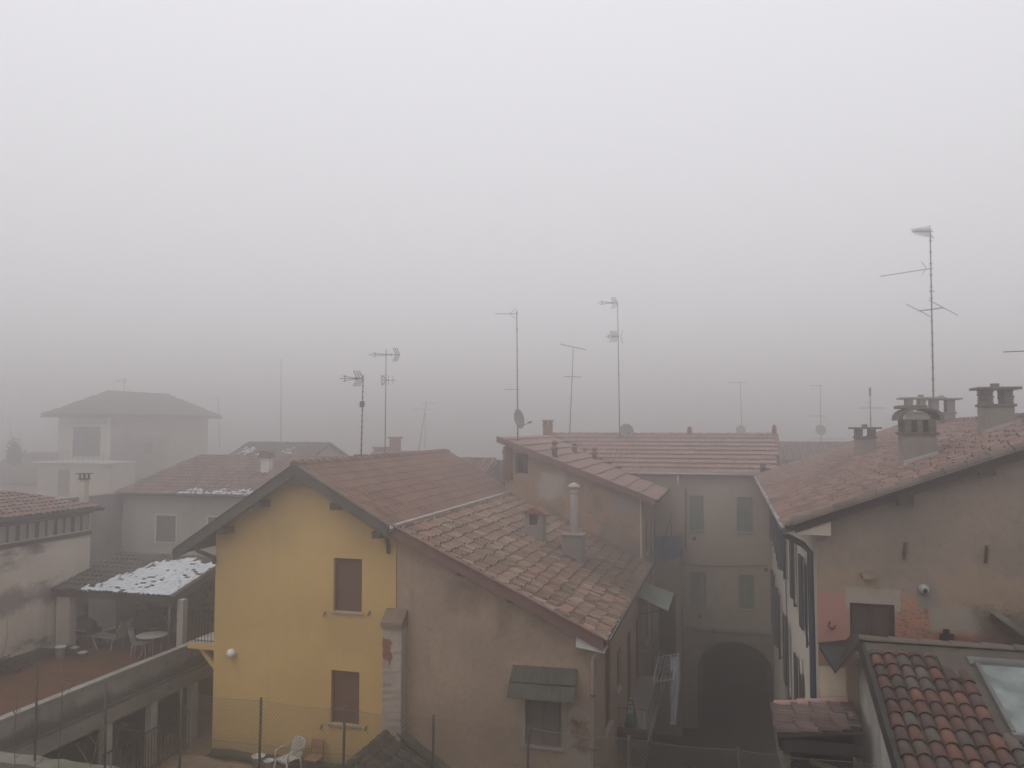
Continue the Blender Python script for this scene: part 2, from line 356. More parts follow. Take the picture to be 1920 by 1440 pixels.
def window(parent, pt, r, mat, depth=.12, leaves=1, nsl=22, sill=True, frame=None, fw=.06, label=None, glass=False, sill_mat=None):
    """a shuttered window set into its opening: frame > shutter, sill"""
    u0, v0, u1, v1 = r
    m = MB()
    fr = .035
    ptbox(m, pt, u0, v0, -depth-.03, u0+fr, v1, -depth+.035); ptbox(m, pt, u1-fr, v0, -depth-.03, u1, v1, -depth+.035)
    ptbox(m, pt, u0+fr, v1-fr, -depth-.03, u1-fr, v1, -depth+.033); ptbox(m, pt, u0+fr, v0, -depth-.03, u1-fr, v0+fr, -depth+.033)
    ptbox(m, pt, u0, v0, -depth-.05, u1, v1, -depth-.03)
    if frame:
        for q in ((u0-fw, v0, u0-.002, v1), (u1+.002, v0, u1+fw, v1), (u0-fw, v1+.002, u1+fw, v1+fw)):
            ptbox(m, pt, q[0], q[1], -.01, q[2], q[3], .02, 1)
    w = m.build('window', [mat, frame or mat], parent)
    if label: w['label'] = label
    a0, a1 = u0+fr+.004, u1-fr-.004
    for i in range(leaves):
        s = MB(); b0, b1 = a0+(a1-a0)*i/leaves+.004, a0+(a1-a0)*(i+1)/leaves-.004
        if glass: ptbox(s, pt, b0, v0+fr, -depth-.02, b1, v1-fr, -depth)
        elif leaves > 1:
            st = .05
            ptbox(s, pt, b0, v0+fr, -depth-.025, b0+st, v1-fr, -depth+.012); ptbox(s, pt, b1-st, v0+fr, -depth-.025, b1, v1-fr, -depth+.012)
            ptbox(s, pt, b0+st, v0+fr, -depth-.025, b1-st, v0+fr+st, -depth+.01); ptbox(s, pt, b0+st, v1-fr-st, -depth-.025, b1-st, v1-fr, -depth+.01)
            slats(s, pt, (b0+st, v0+fr+st, b1-st, v1-fr-st), -depth-.012, nsl)
        else: slats(s, pt, (b0, v0+fr, b1, v1-fr), -depth-.008, nsl, 0, .008)
        s.build('pane' if glass else 'shutter', M.pane if glass else mat, w)
    if sill:
        s = MB(); ptbox(s, pt, u0-.06, v0-.05, -depth+.036, u1+.06, v0-.003, .05)
        s.build('sill', sill_mat or M.sill, w)
    return w

# ------------------------------------------------------------------ roofs of single tiles
def inside(u, v, poly):
    k = False; n = len(poly)
    for i in range(n):
        (x0, y0), (x1, y1) = poly[i], poly[(i+1) % n]
        if (y0 > v) != (y1 > v) and u < (x1-x0)*(v-y0)/(y1-y0)+x0: k = not k
    return k
def tile_field(mb, O, U, Vv, poly, w=.2, l=.34, h=.075, n=5, jit=.012, mi=0, lift=.0, test=None, taper=.8, lip=.0, rot=.0, over=.06, step=.028, gap=1.0, scatter=0):
    """courses of single barrel tiles on the plane O + u*U + v*Vv inside the uv polygon"""
    U, Vv = V3(U).normalized(), V3(Vv).normalized(); N = U.cross(Vv).normalized()
    if N.z < 0: N = -N
    us = [p[0] for p in poly]; vs = [p[1] for p in poly]
    nu = int((max(us)-min(us))/w)+1; nv = int((max(vs)-min(vs))/l)+1; O = V3(O)
    cnt = 0
    for i in range(nu):
        off = random.uniform(-.3, .3)*l*min(1, jit*20)+scatter*random.uniform(-.5, .5)*l
        for j in range(-1, nv+1):
            u = min(us)+(i+.5)*w+random.uniform(-jit, jit); v = min(vs)+j*l+off+random.uniform(-jit, jit)
            if not inside(u, min(max(v+l*.5, min(vs)+.01), max(vs)-.01), poly): continue
            if v < min(vs)-.10: v = min(vs)-random.uniform(.02, .08)
            if test and not test(u, v): continue
            if max(vs)-v < .14: continue
            tint = random.random(); sk = random.uniform(-rot, rot)
            L = l+over
            if v+L > max(vs)+.0: L = max(.1, max(vs)-v)
            r0, r1 = w*.5*gap, w*.5*taper*gap
            pts = []
            for e, (r, z0, vv) in enumerate(((r0, step, v), (r1, .0, v+L))):
                for k in range(n+1):
                    a = math.pi*k/n
                    pts.append(O+U*(u+sk*e-r*math.cos(a))+Vv*vv+N*(lift+z0+h*(r/r0)*math.sin(a)))
            fs = [(k, k+1, n+2+k, n+1+k) for k in range(n)]
            if lip:
                for k in range(n+1):
                    a = math.pi*k/n; r = r0-lip
                    pts.append(O+U*(u-r*math.cos(a))+Vv*(v+.002)+N*(lift+step+(h-lip)*math.sin(a)))
                b = 2*(n+1); fs += [(k+1, k, b+k, b+k+1) for k in range(n)]
                for k in range(n+1):
                    a = math.pi*k/n; r = r0-lip
                    pts.append(O+U*(u-r*math.cos(a))+Vv*(v+.10)+N*(lift+.02+(h-lip)*math.sin(a)))
                c = 3*(n+1); fs += [(b+k+1, b+k, c+k, c+k+1) for k in range(n)]
            mb.add(pts, fs, mi, tint, True); cnt += 1
    return cnt
def ridge_tiles(mb, p, q, r=.11, l=.38, mi=0, n=6, h=1.0, lift=.05):
    p, q = V3(p), V3(q); d = q-p; L = d.length; d.normalize(); k = max(1, int(L/l)); a = d.cross(V3((0, 0, 1))).normalized(); up = a.cross(d)
    for i in range(k):
        tint = random.random(); pts = []
        for e, (rr, t0) in enumerate(((r*1.12, i*L/k), (r*.92, (i+1)*L/k+.05))):
            for j in range(n+1):
                an = math.pi*j/n
                pts.append(p+d*t0+a*(rr*math.cos(an))+up*(lift*(1-e*.2)+rr*h*math.sin(an)-.05+random.uniform(0, .006)))
        pts += [pts[j]-up*.0+d*.03-(up*.02) for j in range(0)]
        mb.add(pts, [(j+1, j, n+1+j, n+2+j) for j in range(n)]+[tuple(range(n+1))], mi, tint, False)
def slab(mb, pts, thick, mi=0, tint=.5):
    pts = [V3(p) for p in pts]; n = (pts[1]-pts[0]).cross(pts[2]-pts[0]).normalized()
    if n.z < 0: n = -n
    mb.prism(pts, -n*thick, mi, tint)
def uvof(O, U, Vv, p):
    d = V3(p)-V3(O); return (d.dot(U), d.dot(Vv))
def roof_plane(corners, eave_dir, mat_t, parent, w=.2, l=.34, thick=.08, name='roof', extra=None, **k):
    """corners: planar polygon; eave_dir along the eave. sheet below, single tiles on it"""
    mb = MB(); c = [V3(p) for p in corners]; U = V3(eave_dir).normalized()
    N = None
    for i in range(1, len(c)-1):
        N = (c[i]-c[0]).cross(c[i+1]-c[0])
        if N.length > 1e-6: break
    N.normalize()
    if N.z < 0: N = -N
    Vv = N.cross(U).normalized()
    if Vv.z < 0: Vv = -Vv
    slab(mb, c, thick, 1)
    O = c[0]; poly = [uvof(O, U, Vv, p) for p in c]
    tile_field(mb, O, U, Vv, poly, w, l, **k)
    if extra: extra(mb, O, U, Vv, N)
    o = mb.build(name, [mat_t, M.sheet], parent)
    return o, (O, U, Vv, N, poly)

# ------------------------------------------------------------------ chimneys, antennas
def chimney(parent, c, w, d, hb, hl, mat, piers=2, slabw=.12, cap=.05, knob=False, base_drop=.6, mat2=None, rough=0, name='chimney'):
    """rendered stack with an open lantern of piers under a flat slab"""
    m = MB(); x, y, z = c; mat2 = mat2 or mat
    m.box((x-w/2, y-d/2, z-base_drop), (x+w/2, y+d/2, z+hb))
    m.box((x-w/2-.04, y-d/2-.04, z+hb), (x+w/2+.04, y+d/2+.04, z+hb+.06), 1)
    zt = z+hb+.06
    pw = w/(piers*2-1) if piers > 1 else w*.8
    for i in range(piers):
        x0 = x-w/2+i*(w-pw)/max(1, piers-1) if piers > 1 else x-pw/2
        if rough:
            k = max(3, int(hl/.055))
            for j in range(k):
                a, b = random.uniform(0, .03), random.uniform(0, .03)
                m.box((x0+a-.01, y-d/2+a, zt+j*hl/k), (x0+pw-b+.01, y+d/2-b, zt+(j+.86)*hl/k), 1)
                m.box((x0+.03, y-d/2+.03, zt+(j+.86)*hl/k), (x0+pw-.03, y+d/2-.03, zt+(j+1)*hl/k), 1)
        else: m.box((x0, y-d/2, zt), (x0+pw, y+d/2, zt+hl), 1)
    m.box((x-w/2-slabw, y-d/2-slabw*.7, zt+hl), (x+w/2+slabw, y+d/2+slabw*.7, zt+hl+cap), 1)
    if knob: m.box((x-.08, y-.08, zt+hl+cap), (x+.07, y+.08, zt+hl+cap+.09), 1)
    return m.build(name, [mat, mat2], parent, .012)

def yagi(mb, p, d, L, n, el, ed, r=.008, refl=False):
    """boom from p along d with n elements of length el along ed"""
    p, d, ed = V3(p), V3(d).normalized(), V3(ed).normalized()
    mb.bar(p, p+d*L, r*2.4, r*2.4)
    for i in range(n):
        c = p+d*(L*(i+.5)/n); e = el*(1-.35*i/n)
        mb.bar(c-ed*e/2, c+ed*e/2, r*1.6, r*1.6)
def tri_yagi(mb, p, d, L, r=.008, wings=3, wl=.34):
    """UHF aerial: three converging booms in front, swept reflector rods behind"""
    p, d = V3(p), V3(d).normalized(); a = V3((0, 0, 1)); s = d.cross(a).normalized()
    for k in (-1, 0, 1):
        mb.bar(p+d*L*.25, p+d*(L*(1 if k == 0 else .88))+a*k*.09, r*2, r*2)
    mb.bar(p, p+d*L*.3, r*3, r*3)
    mb.bar(p+d*L*.78-a*.11, p+d*L*.78+a*.11, r*2.4, r*2.4)
    for i in range(4):
        c = p+d*(L*(.4+.17*i)); mb.bar(c-s*.13, c+s*.13, r*1.5, r*1.5)
    mb.box(p+d*L*.28-V3((.04, .04, .04)), p+d*L*.28+V3((.04, .04, .04)))
    for i in range(wings):
        c = p+d*(.02+i*.09)
        for k in (-1, 1):
            for q in (-.1, .1):
                mb.bar(c+s*q, c+s*q+a*k*wl+d*wl*.42, r*1.7, r*1.7)
def dish(parent, c, rad, nrm, arm=True, foot=None):
    m = MB(); n = V3(nrm).normalized(); prof = []
    for i in range(7):
        q = i/6; prof.append((max(.01, rad*q), .16*rad*(q*q-1)))
    back = [(r+.006, h-.012) for r, h in prof[::-1]]
    m.lathe(c, prof+back, 24, n)
    c = V3(c)
    lo = c-V3((0, 0, 1))*rad*.9
    if arm:
        tip = lo+n*rad*1.15+V3((0, 0, .12))
        m.tube([lo, tip], .014, 6, 1); m.bar(tip-n*.02, tip+n*.1, .07, .07, 1)
    if foot is not None: m.tube([c-n*.1, V3(foot)], .025, 6, 1)
    m.bar(c-n*.16*rad, c-n*.22, .09, .09, 1)
    return m.build('dish', [M.dish, M.mast], parent)
def mast(label, base, top, r=.02, clips=0, name='antenna'):
    root = thing(name, label, 'antenna', base, 'television aerials on the roofs')
    m = MB(); m.tube([base, base+(top-base)*.55, top], r, 6, 0, r*.75)
    for i in range(clips):
        p = base+(top-base)*((i+.6)/(clips+.5)); m.lathe(p, [(r*1.7, -.015), (r*1.7, .015)], 6)
    m.build('mast', M.mast, root)
    return root
def aerial(root, fn, *a, name='aerial', **k):
    m = MB(); fn(m, *a, **k); return m.build(name, M.mast, root)
LEFT = -CR; RIGHT = CR.copy(); UP = V3((0, 0, 1)); FWD = V3((CF.x, CF.y, 0)).normalized()
HZTOP, HZDEN, SKYSAT, SKYSTR, SUNSTR, EXPO, VB = 21.5, .018, .35, .15, .5, 0.0, 2
HZG, HZCOL = .84, (.99, .972, .964, 1)
CLOUD, CMIX = (7.75, 7.65, 7.95), .9
# ================================================================== ground
m = MB(); m.box((-250, -35, -.3), (250, 410, 0)); struct(m.build('ground', M.soil))
m = MB(); m.box((-3.5, 8, -.05), (1.6, 48, .004)); struct(m.build('street', M.asphalt))
m = MB()
m.box((-15.0, 13.8, 0.01), (-9.0, 19.97, 3.68)); m.box((-22.2, 13.8, .01), (-15.0, 27, 3.42))
struct(m.build('courtyard', [M.yard]))
m = MB(); m.box((-40, -6, .01), (1.0, 13.25, 5.85)); struct(m.build('garden_ground', M.soil))
m = MB()
for i in range(900):
    x = random.uniform(-17, -9); p = V3((x, random.uniform(12.6, 13.22), 5.85))
    h = random.uniform(.12, .42); q = p+V3((random.uniform(-.12, .12), random.uniform(-.1, .1), h))
    m.add([p-V3((.012, 0, 0)), p+V3((.012, 0, 0)), q], [(0, 1, 2)])
o = m.build('dry_grass', M.dryleaf); o['kind'] = 'stuff'

# ================================================================== yellow house
Y0 = 20.0
house = thing('yellow_house', 'yellow rendered house with brown shutters and a red tiled gable roof', 'house', (-11.5, Y0, 3.8))
PKX, PKZ, LX, LZ, RX, RZ = -11.55, 11.95, -15.3, 9.50, -8.72, 10.38
YF, YB = 19.5, 31.6
zl = lambda x: PKZ+(x-PKX)*(PKZ-LZ)/(PKX-LX)
zr = lambda x: PKZ-(x-PKX)*(PKZ-RZ)/(RX-PKX)
w1 = rectY(626, 1046, 678, 1149, Y0); w2 = rectY(621, 1256, 673, 1361, Y0)
m = MB(); WL = -14.32; WR = -8.74
poly = [(WL, 3.6), (WR, 3.6), (WR, zr(WR)-.12), (PKX, PKZ-.12), (WL, zl(WL)-.12)]
m.face_holes(poly, [rc(w1), rc(w2)], FY(Y0), .14)
m.add([(x, Y0, z) for x, z in poly]+[(x, YB-.3, z) for x, z in poly], [(0, 5, 6, 1), (1, 6, 7, 2), (2, 7, 8, 3), (3, 8, 9, 4), (4, 9, 5, 0), (9, 8, 7, 6, 5)])
m.build('wall', M.yellow, house)
window(house, FY(Y0), w1, M.sh_brown, .13, 1, 34)
window(house, FY(Y0), w2, M.sh_brown, .13, 1, 34)
def yel_extra(mb, O, U, Vv, N): ridge_tiles(mb, (PKX, YF-.02, PKZ), (PKX, YB, PKZ), .12, .40, 0)
roof_plane([(RX, YF, RZ), (RX, YB, RZ), (PKX, YB, PKZ), (PKX, YF, PKZ)], (0, 1, 0), M.t_yellow, house, .19, .36, .12, n=6, h=.062, jit=.002, extra=yel_extra, taper=.97, step=.014, gap=.82)
roof_plane([(LX, YF, LZ), (LX, YB, LZ), (PKX, YB, PKZ), (PKX, YF, PKZ)], (0, 1, 0), M.t_yellow, house, .22, .36, .12, n=3, h=.05, jit=.004, taper=.97)
m = MB()
for (xa, za, xb, zb) in ((LX-.02, LZ, PKX, PKZ), (PKX, PKZ, RX-.03, RZ)):
    m.prism([(xa, YF-.05, za+.03), (xb, YF-.05, zb+.03), (xb, YF-.05, zb-.30), (xa, YF-.05, za-.28)], (0, .05, 0))
    m.prism([(xa, YF-.075, za+.05), (xb, YF-.075, zb+.05), (xb, YF-.075, zb+.01), (xa, YF-.075, za+.01)], (0, .12, 0))
    m.prism([(xa, YF, za-.13), (xb, YF, zb-.13), (xb, YF, zb-.17), (xa, YF, za-.17)], (0, .5, 0))
m.build('fascia', M.fascia, house)
for px, py in ((482, 946), (627, 950), (413, 996), (706, 1003)):
    p = PY(px, py, YF+.02); m = MB(); m.box((p.x-.12, YF-.02, p.z-.09), (p.x+.12, Y0+.02, p.z+.09)); m.build('purlin', M.wood, house)
m = MB(); m.prism([(PKX-.38, YF-.02, PKZ-.52), (PKX+.36, YF-.02, PKZ-.52), (PKX+.1, YF-.02, PKZ-.28), (PKX-.1, YF-.02, PKZ-.28)], (0, .51, 0)); m.build('purlin', M.wood, house)
m = MB(); m.tube([(LX-.03, YF, LZ-.06), (LX-.03, YB, LZ-.06)], .075, 8); m.build('gutter', M.copper, house)
m = MB()
a, b, c = PY(364, 1012, YF+.15), PY(366, 1030, YF+.15), PY(402, 1044, Y0-.05)
m.tube([a, b+V3((0, 0, .03)), b+V3((.05, .05, -.05)), c-V3((.1, .05, -.03)), c, c-V3((0, 0, .2))], .055, 8); m.build('downpipe', M.copper, house)
m = MB(); a = PY(720, 996, YF+.2)
m.tube([a, a+V3((.02, .1, -.15)), a+V3((.02, .2, -.35)), a+V3((.0, .3, -.62))], .055, 8); m.build('downpipe', M.copper, house)
m = MB(); m.tube([(RX+.02, YF-.02, RZ-.05), (RX+.02, YF+.45, RZ-.05)], .085, 8); m.build('gutter', M.zinc, house)
p = PY(433, 1225, Y0-.1); m = MB(); m.sphere(p, .125, 16); m.lathe((p.x, Y0, p.z), [(.06, 0), (.06, .05)], 10, (0, -1, 0)); m.build('wall_lamp', M.globe, house)
for px, py in ((610, 1150), (693, 1149), (604, 1361), (687, 1364)):
    p = PY(px, py, Y0); m = MB(); m.bar(p, p-V3((0, .05, 0)), .02, .02); m.bar(p+V3((.03, -.05, .07)), p+V3((-.03, -.05, -.08)), .03, .02); m.build('shutter_hook', M.copper, house)
# side balcony
bz = PY(375, 1207, Y0).z; bal = MB(); bx0, bx1, by0, by1 = -15.22, WL-.0, Y0+.02, Y0+2.3
bal.box((bx0, by0, bz-.16), (bx1, by1, bz)); b_ = bal.build('balcony', M.yellow, house)
m = MB(); m.box((bx0+.03, by0+.03, bz+.002), (bx1, by1-.03, bz+.03)); m.build('balcony_floor', M.trim, b_)
m = MB(); hz = .93
for y in (by0+.03, by1-.04): m.bar((bx0+.03, y, bz+hz), (bx1-.02, y, bz+hz), .04, .03); m.bar((bx0+.03, y, bz+.08), (bx1-.02, y, bz+.08), .03, .02)
m.bar((bx0+.03, by0, bz+hz), (bx0+.03, by1, bz+hz), .04, .03); m.bar((bx0+.03, by0, bz+.08), (bx0+.03, by1, bz+.08), .03, .02)
for i in range(9): x = bx0+.03+i*.105; m.bar((x, by0+.03, bz), (x, by0+.03, bz+hz), .014, .014); m.bar((x, by1-.04, bz), (x, by1-.04, bz+hz), .014, .014)
for i in range(20): y = by0+.03+i*.115; m.bar((bx0+.03, y, bz), (bx0+.03, y, bz+hz), .014, .014)
m.build('railing', M.iron, b_)
for y_ in (by0+.2, by1-.3): m = MB(); m.bar((bx0+.32, y_, bz-.16), (WL+.02, y_, bz-.80), .12, .13, up=(0, 1, 0)); m.build('bracket', M.yellow, b_)
# rolled membrane at the wall foot, terrace tiles
m = MB(); a = PY(396, 1408, Y0-.2); pts = [V3((x, Y0-.16+.02*math.sin(x*3), 3.9+.02*math.sin(x*5))) for x in [a.x+i*.25 for i in range(20)]]
m.tube(pts, .12, 9); tag(m.build('membrane_roll', M.blackpipe), 'dark rolled membrane lying along the foot of the yellow wall', 'roll')
m = MB(); tile_field(m, (-15, 13.85, 3.695), (0, 1, 0), (1, 0, 0), [(0, 0), (6.0, 0), (6.0, 5.7), (0, 5.7)], .19, .36, h=.05, n=4, jit=.02, rot=.01)
m.box((-15, 13.85, 3.685), (-9.1, 19.9, 3.70), 1)
tag(m.build('terrace_tiles', [M.t_yard, M.yard]), 'ochre curved tiles paving the strip below the yellow house', 'tiles')

# ================================================================== beige house
house = thing('beige_house', 'beige roughcast house with sloping weathered tile roof and maroon fascia beside the alley', 'house', (-6, Y0, 0))
YW = 19.96; BX0, BX1, BZ0, BZ1 = -8.72, -3.1, 10.36, 7.80; bs = (BZ0-BZ1)/(BX1-BX0); zb = lambda x: BZ0-bs*(x-BX0)
XF = -3.4; YE = 30.75
wb = rectY(985, 1300, 1053, 1404, YW)
side = []
for (pa, pb, ta, tb) in ((1134, 1147, 1213, 1366), (1157, 1164, 1216, 1292)):
    q = PX(pa, ta, XF); r = PX(pb, tb, XF); z1 = PX((pa+pb)/2, ta, XF).z; z0 = PX((pa+pb)/2, tb, XF).z; side.append((q.y, z0, r.y, z1))
side += [(26.2, 3.98, 27.3, 6.3), (28.6, 3.98, 29.5, 6.2), (21.8, .6, 22.9, 2.6), (26.0, .1, 27.2, 2.4)]
m = MB(); poly = [(BX0+.02, 0), (XF, 0), (XF, zb(XF)-.12), (BX0+.02, zb(BX0)-.12)]
m.face_holes(poly, [rc(wb)], FY(YW), .15)
m.face_holes([(YW, 0), (YE, 0), (YE, zb(XF)-.12), (YW, zb(XF)-.12)], [rc(s) for s in side], FXp(XF), .15)
m.add([(BX0+.02, YW, 0), (BX0+.02, YE, 0), (BX0+.02, YE, zb(BX0)-.12), (BX0+.02, YW, zb(BX0)-.12), (XF, YE, 0), (XF, YE, zb(XF)-.12), (XF, YW, zb(XF)-.12)], [(0, 1, 2, 3), (1, 4, 5, 2), (3, 2, 5, 6)])
m.build('wall', M.beige, house)
win = window(house, FY(YW), wb, M.sh_grey, .12, 2, 26, frame=M.grey, fw=.12)
for i, s in enumerate(side): window(house, FXp(XF), s, M.sh_dark if i else M.sh_brown, .10, 1 if i > 1 else 2, 22, sill=i < 2 or i == 4)
roof_plane([(BX1, 19.62, BZ1), (BX1, YE, BZ1), (BX0, YE, BZ0), (BX0, 19.62, BZ0)], (0, 1, 0), M.t_beige, house, .215, .35, .1, n=5, h=.06, jit=.02, taper=.9, rot=.015, step=.04)
m = MB()
m.prism([(BX0, 19.58, BZ0+.05), (BX1-.02, 19.58, BZ1+.05), (BX1-.02, 19.58, BZ1-.24), (BX0, 19.58, BZ0-.24)], (0, .04, 0))
m.prism([(BX0, 19.53, BZ0+.085), (BX1-.02, 19.53, BZ1+.085), (BX1-.02, 19.53, BZ1+.055), (BX0, 19.53, BZ0+.055)], (0, .16, 0)); m.build('fascia', M.maroon, house)
m = MB(); m.bar((BX0+.05, 19.6, BZ0+.05), (BX0+.05, YE, BZ0+.05), .22, .05); m.build('flashing', M.flash, house)
m = MB(); m.tube([(BX1+.06, 19.62, BZ1-.03), (BX1+.06, YE, BZ1-.03)], .07, 8); m.bar((BX1+.12, 19.62, BZ1+.03), (BX1+.12, YE, BZ1+.03), .015, .02, 1); m.build('gutter', [M.gutterdark, M.zinc], house)
for px, py in ((872, 1070), (965, 1120)):
    p = PY(px, py, YW); m = MB(); m.box((p.x-.12, YW-.30, p.z-.09), (p.x+.12, YW+.02, p.z+.12)); m.build('purlin', M.wood, house)
a, b = PY(1084, 1188, YW), PY(1130, 1212, YW)
m = MB(); m.prism([(a.x, 19.66, a.z), (b.x+.1, 19.66, b.z+.02), (b.x+.1, 19.66, b.z-.09), (a.x, 19.66, b.z+.02)], (0, .31, 0)); m.build('eave_bracket', M.trim, house)
m = MB(); z0 = BZ1-.12
m.tube([(BX1+.05, 19.78, z0), (BX1-.02, 19.8, z0-.14), (XF+.02, 19.86, z0-.30), (XF-.03, 19.87, z0-.42), (XF-.03, 19.87, .1)], .05, 8)
for z in (6.4, 3.9, 5.1): m.lathe((XF-.03, 19.87, z), [(.065, -.02), (.065, .02)], 8, mi=1)
m.build('downpipe', [M.pipebeige, M.copper], house)
# corrugated awning over the window
c = [PY(962, 1246, YW), PY(1083, 1254, YW)]; dz = .62; out = .62
m = MB(); n = 44; vs = []
for j, (o_, z_) in enumerate(((.0, 0), (out*.55, -dz*.55), (out, -dz))):
    for i in range(n+1):
        f = i/n; x = c[0].x+(c[1].x-c[0].x)*f; x += (f-.5)*.0*j
        vs.append(V3((x, YW-o_-.01, (c[0].z+(c[1].z-c[0].z)*f)+z_+.014*math.sin(f*math.pi*2*15))))
fs = [(j*(n+1)+i, j*(n+1)+i+1, (j+1)*(n+1)+i+1, (j+1)*(n+1)+i) for j in range(2) for i in range(n)]
k = len(vs); m.add(vs+[v-V3((0, 0, .012)) for v in vs], fs+[tuple(q+k for q in f[::-1]) for f in fs], 0, .5, True)
m.bar((c[0].x, YW-out*.55-.01, c[0].z-dz*.55+.02), (c[1].x, YW-out*.55-.01, c[1].z-dz*.55+.02), .03, .02, 1)
for x in (c[0].x+.12, c[1].x-.12): m.bar((x, YW, c[0].z-dz-.05), (x, YW-out+.06, c[0].z-dz+.0), .03, .03, 1)
m.build('awning', [M.corr, M.iron], house)
# brick buttress on the joint with the yellow wall
a, b = PY(716, 1160, YW-.3), PY(756, 1372, YW-.3); bt = PY(735, 1148, YW-.2).z
m = MB(); xL = PY(717, 1300, YW-.35).x; xR = xL+.52; random.seed(5)
k = 40; zz = [3.9+i*(bt-.35-3.9)/k for i in range(k+1)]
ring = [[(xL+random.uniform(-.012, .015), YW-.36+random.uniform(-.008, .008), z), (xR+random.uniform(-.01, .01), YW-.34+random.uniform(-.008, .008), z), (xR, YW-.001, z), (xL, YW-.001, z)] for z in zz]
vs = [p for r_ in ring for p in r_]; fs = [(i*4+j, i*4+(j+1) % 4, i*4+4+(j+1) % 4, i*4+4+j) for i in range(k) for j in range(4)]
m.add(vs, fs)
m.prism([(xL-.04, YW-.42, bt-.36), (xL-.04, YW-.02, bt-.36), (xL-.04, YW-.02, bt+.06), (xL-.04, YW-.42, bt-.22)], (.6, 0, 0), 1)
def butt_p(t, c):
    br = t.steps(t.noise(12, 3), [(.27, .10, .065), (.2, .08, .055), (.3, .13, .09)], False)
    return t.mix(t.ramp(t.math('ADD', t.noise(1.7, 5, .6), t.math('MULTIPLY', t.rect(t.x, t.z, -9.2, -8.7, 7.0, 7.5, .12, 4, .1), .25)), .64, .69), c, br)
M.butt = plaster('flaking_brick_pier', (.40, .35, .30), (.33, .28, .24), (.13, .11, .09), .5, 2, .7, butt_p, .4)
m.build('buttress', [M.butt, plaster('buttress_cap', (.2, .15, .11), (.15, .115, .09), (.07, .055, .045), .5, 2)], house)
# chimneys standing on the beige roof
bo, bn = V3((BX0, 20, BZ0)), V3((bs, 0, 1)).normalized()
p = PP(1073, 1050, bo, bn)
m = MB(); hh = PY(1073, 1005, p.y).z; cw = .33
m.box((p.x-cw, p.y-.02, p.z-.5), (p.x+cw, p.y+.6, hh)); m.box((p.x-cw-.04, p.y-.06, hh), (p.x+cw+.04, p.y+.64, hh+.05))
pt = PY(1073, 918, p.y+.3).z
m.tube([(p.x, p.y+.3, hh), (p.x, p.y+.3, pt)], .125, 14, 1)
m.lathe((p.x, p.y+.3, pt), [(.125, -.12), (.15, -.1), (.15, -.06), (.125, -.04), (.10, .0), (.1, .05), (.19, .06), (.21, .1), (.16, .17), (.06, .22), (.02, .23)], 14, mi=1)
m.build('chimney', [M.chimgrey, plain('chimney_pipe', (.36, .33, .30), .7, 0, .2)], house, .01)
p = PP(1000, 1012, bo, bn); hh = PY(1000, 985, p.y).z; ht = PY(1000, 964, p.y).z
m = MB(); w = .30
m.box((p.x-w, p.y, p.z-.5), (p.x+w, p.y+.6, hh))
for s in (-1, 1): m.box((p.x+s*w-(.16 if s > 0 else 0), p.y, hh), (p.x+s*w+(0 if s > 0 else .16), p.y+.6, ht))
m.box((p.x-w+.161, p.y+.45, hh), (p.x+w-.161, p.y+.58, ht))
m.prism([(p.x-w-.12, p.y-.06, ht), (p.x+w+.12, p.y-.06, ht), (p.x, p.y-.06, ht+.24)], (0, .72, 0), 1); m.build('chimney', [M.chimgrey, M.brickred], house)
# balcony along the alley side
m = MB(); m.box((XF, 23.8, 3.72), (-2.5, 30, 3.9)); b_ = m.build('balcony', M.concrete, house)
m = MB(); x = -2.54
for z in (4.8, 4.35): m.bar((x, 23.84, z), (x, 29.96, z), .03, .02)
for y, xa, xb in ((23.84, XF, x), (29.96, XF, x)): m.bar((xa, y, 4.8), (xb, y, 4.8), .03, .02)
for i in range(13): y = 23.84+i*.51; m.bar((x, y, 3.9), (x, y, 4.8), .02, .02)
for i in range(4): q = XF+.05+i*.22; m.bar((q, 23.84, 3.9), (q, 23.84, 4.8), .014, .014)
m.build('railing', M.galv, b_)

# fibreglass canopy between the beige house and the brick wing
m = MB(); A = [V3((XF, 29.0, 6.98)), V3((XF, 31.4, 7.02)), V3((-2.28, 31.4, 6.66)), V3((-2.32, 29.0, 6.52))]
n = 24; vs = []
for i in range(n+1):
    f = i/n; a, b = A[0].lerp(A[1], f), A[3].lerp(A[2], f); k = V3((0, 0, .015*math.sin(f*math.pi*2*10)))
    vs += [a+k, b+k]
k = len(vs); fs = [(2*i, 2*i+2, 2*i+3, 2*i+1) for i in range(n)]
m.add(vs+[v-V3((0, 0, .01)) for v in vs], fs+[tuple(q+k for q in f[::-1]) for f in fs])
for y in (29.15, 30.8): m.bar((XF, y, 6.3), (-2.45, y, 6.52), .03, .03, 1)
tag(m.build('fibreglass_canopy', [M.fibre, M.iron]), 'pale green corrugated canopy jutting over the alley from the beige house', 'canopy')

# ================================================================== brick wing (C)
house = thing('brick_wing', 'old brick walled house with a red shed roof and a loggia opening under its eave', 'house', (-6, 30.8, 0))
CY = 30.8; cs = .377; zc = lambda x: 12.57-cs*(x+9.0); CXR = -3.45
lg = rectY(966, 850, 990, 888, CY)
cwn = (32.3, 7.9, 33.4, 9.45); cwl = (32.3, 4.4, 33.4, 6.3)
m = MB(); poly = [(-8.8, 0), (CXR, 0), (CXR, zc(CXR)-.12), (-8.8, zc(-8.8)-.12)]
m.face_holes(poly, [rc(lg)], FY(CY), .5)
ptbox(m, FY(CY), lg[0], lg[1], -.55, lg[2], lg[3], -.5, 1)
m.face_holes([(CY, 0), (36, 0), (36, zc(CXR)-.12), (CY, zc(CXR)-.12)], [rc(cwn), rc(cwl)], FXp(CXR), .12, 2)
m.add([(-8.8, CY, 0), (-8.8, 40, 0), (-8.8, 40, 12.3), (-8.8, CY, 12.37)], [(0, 1, 2, 3)])
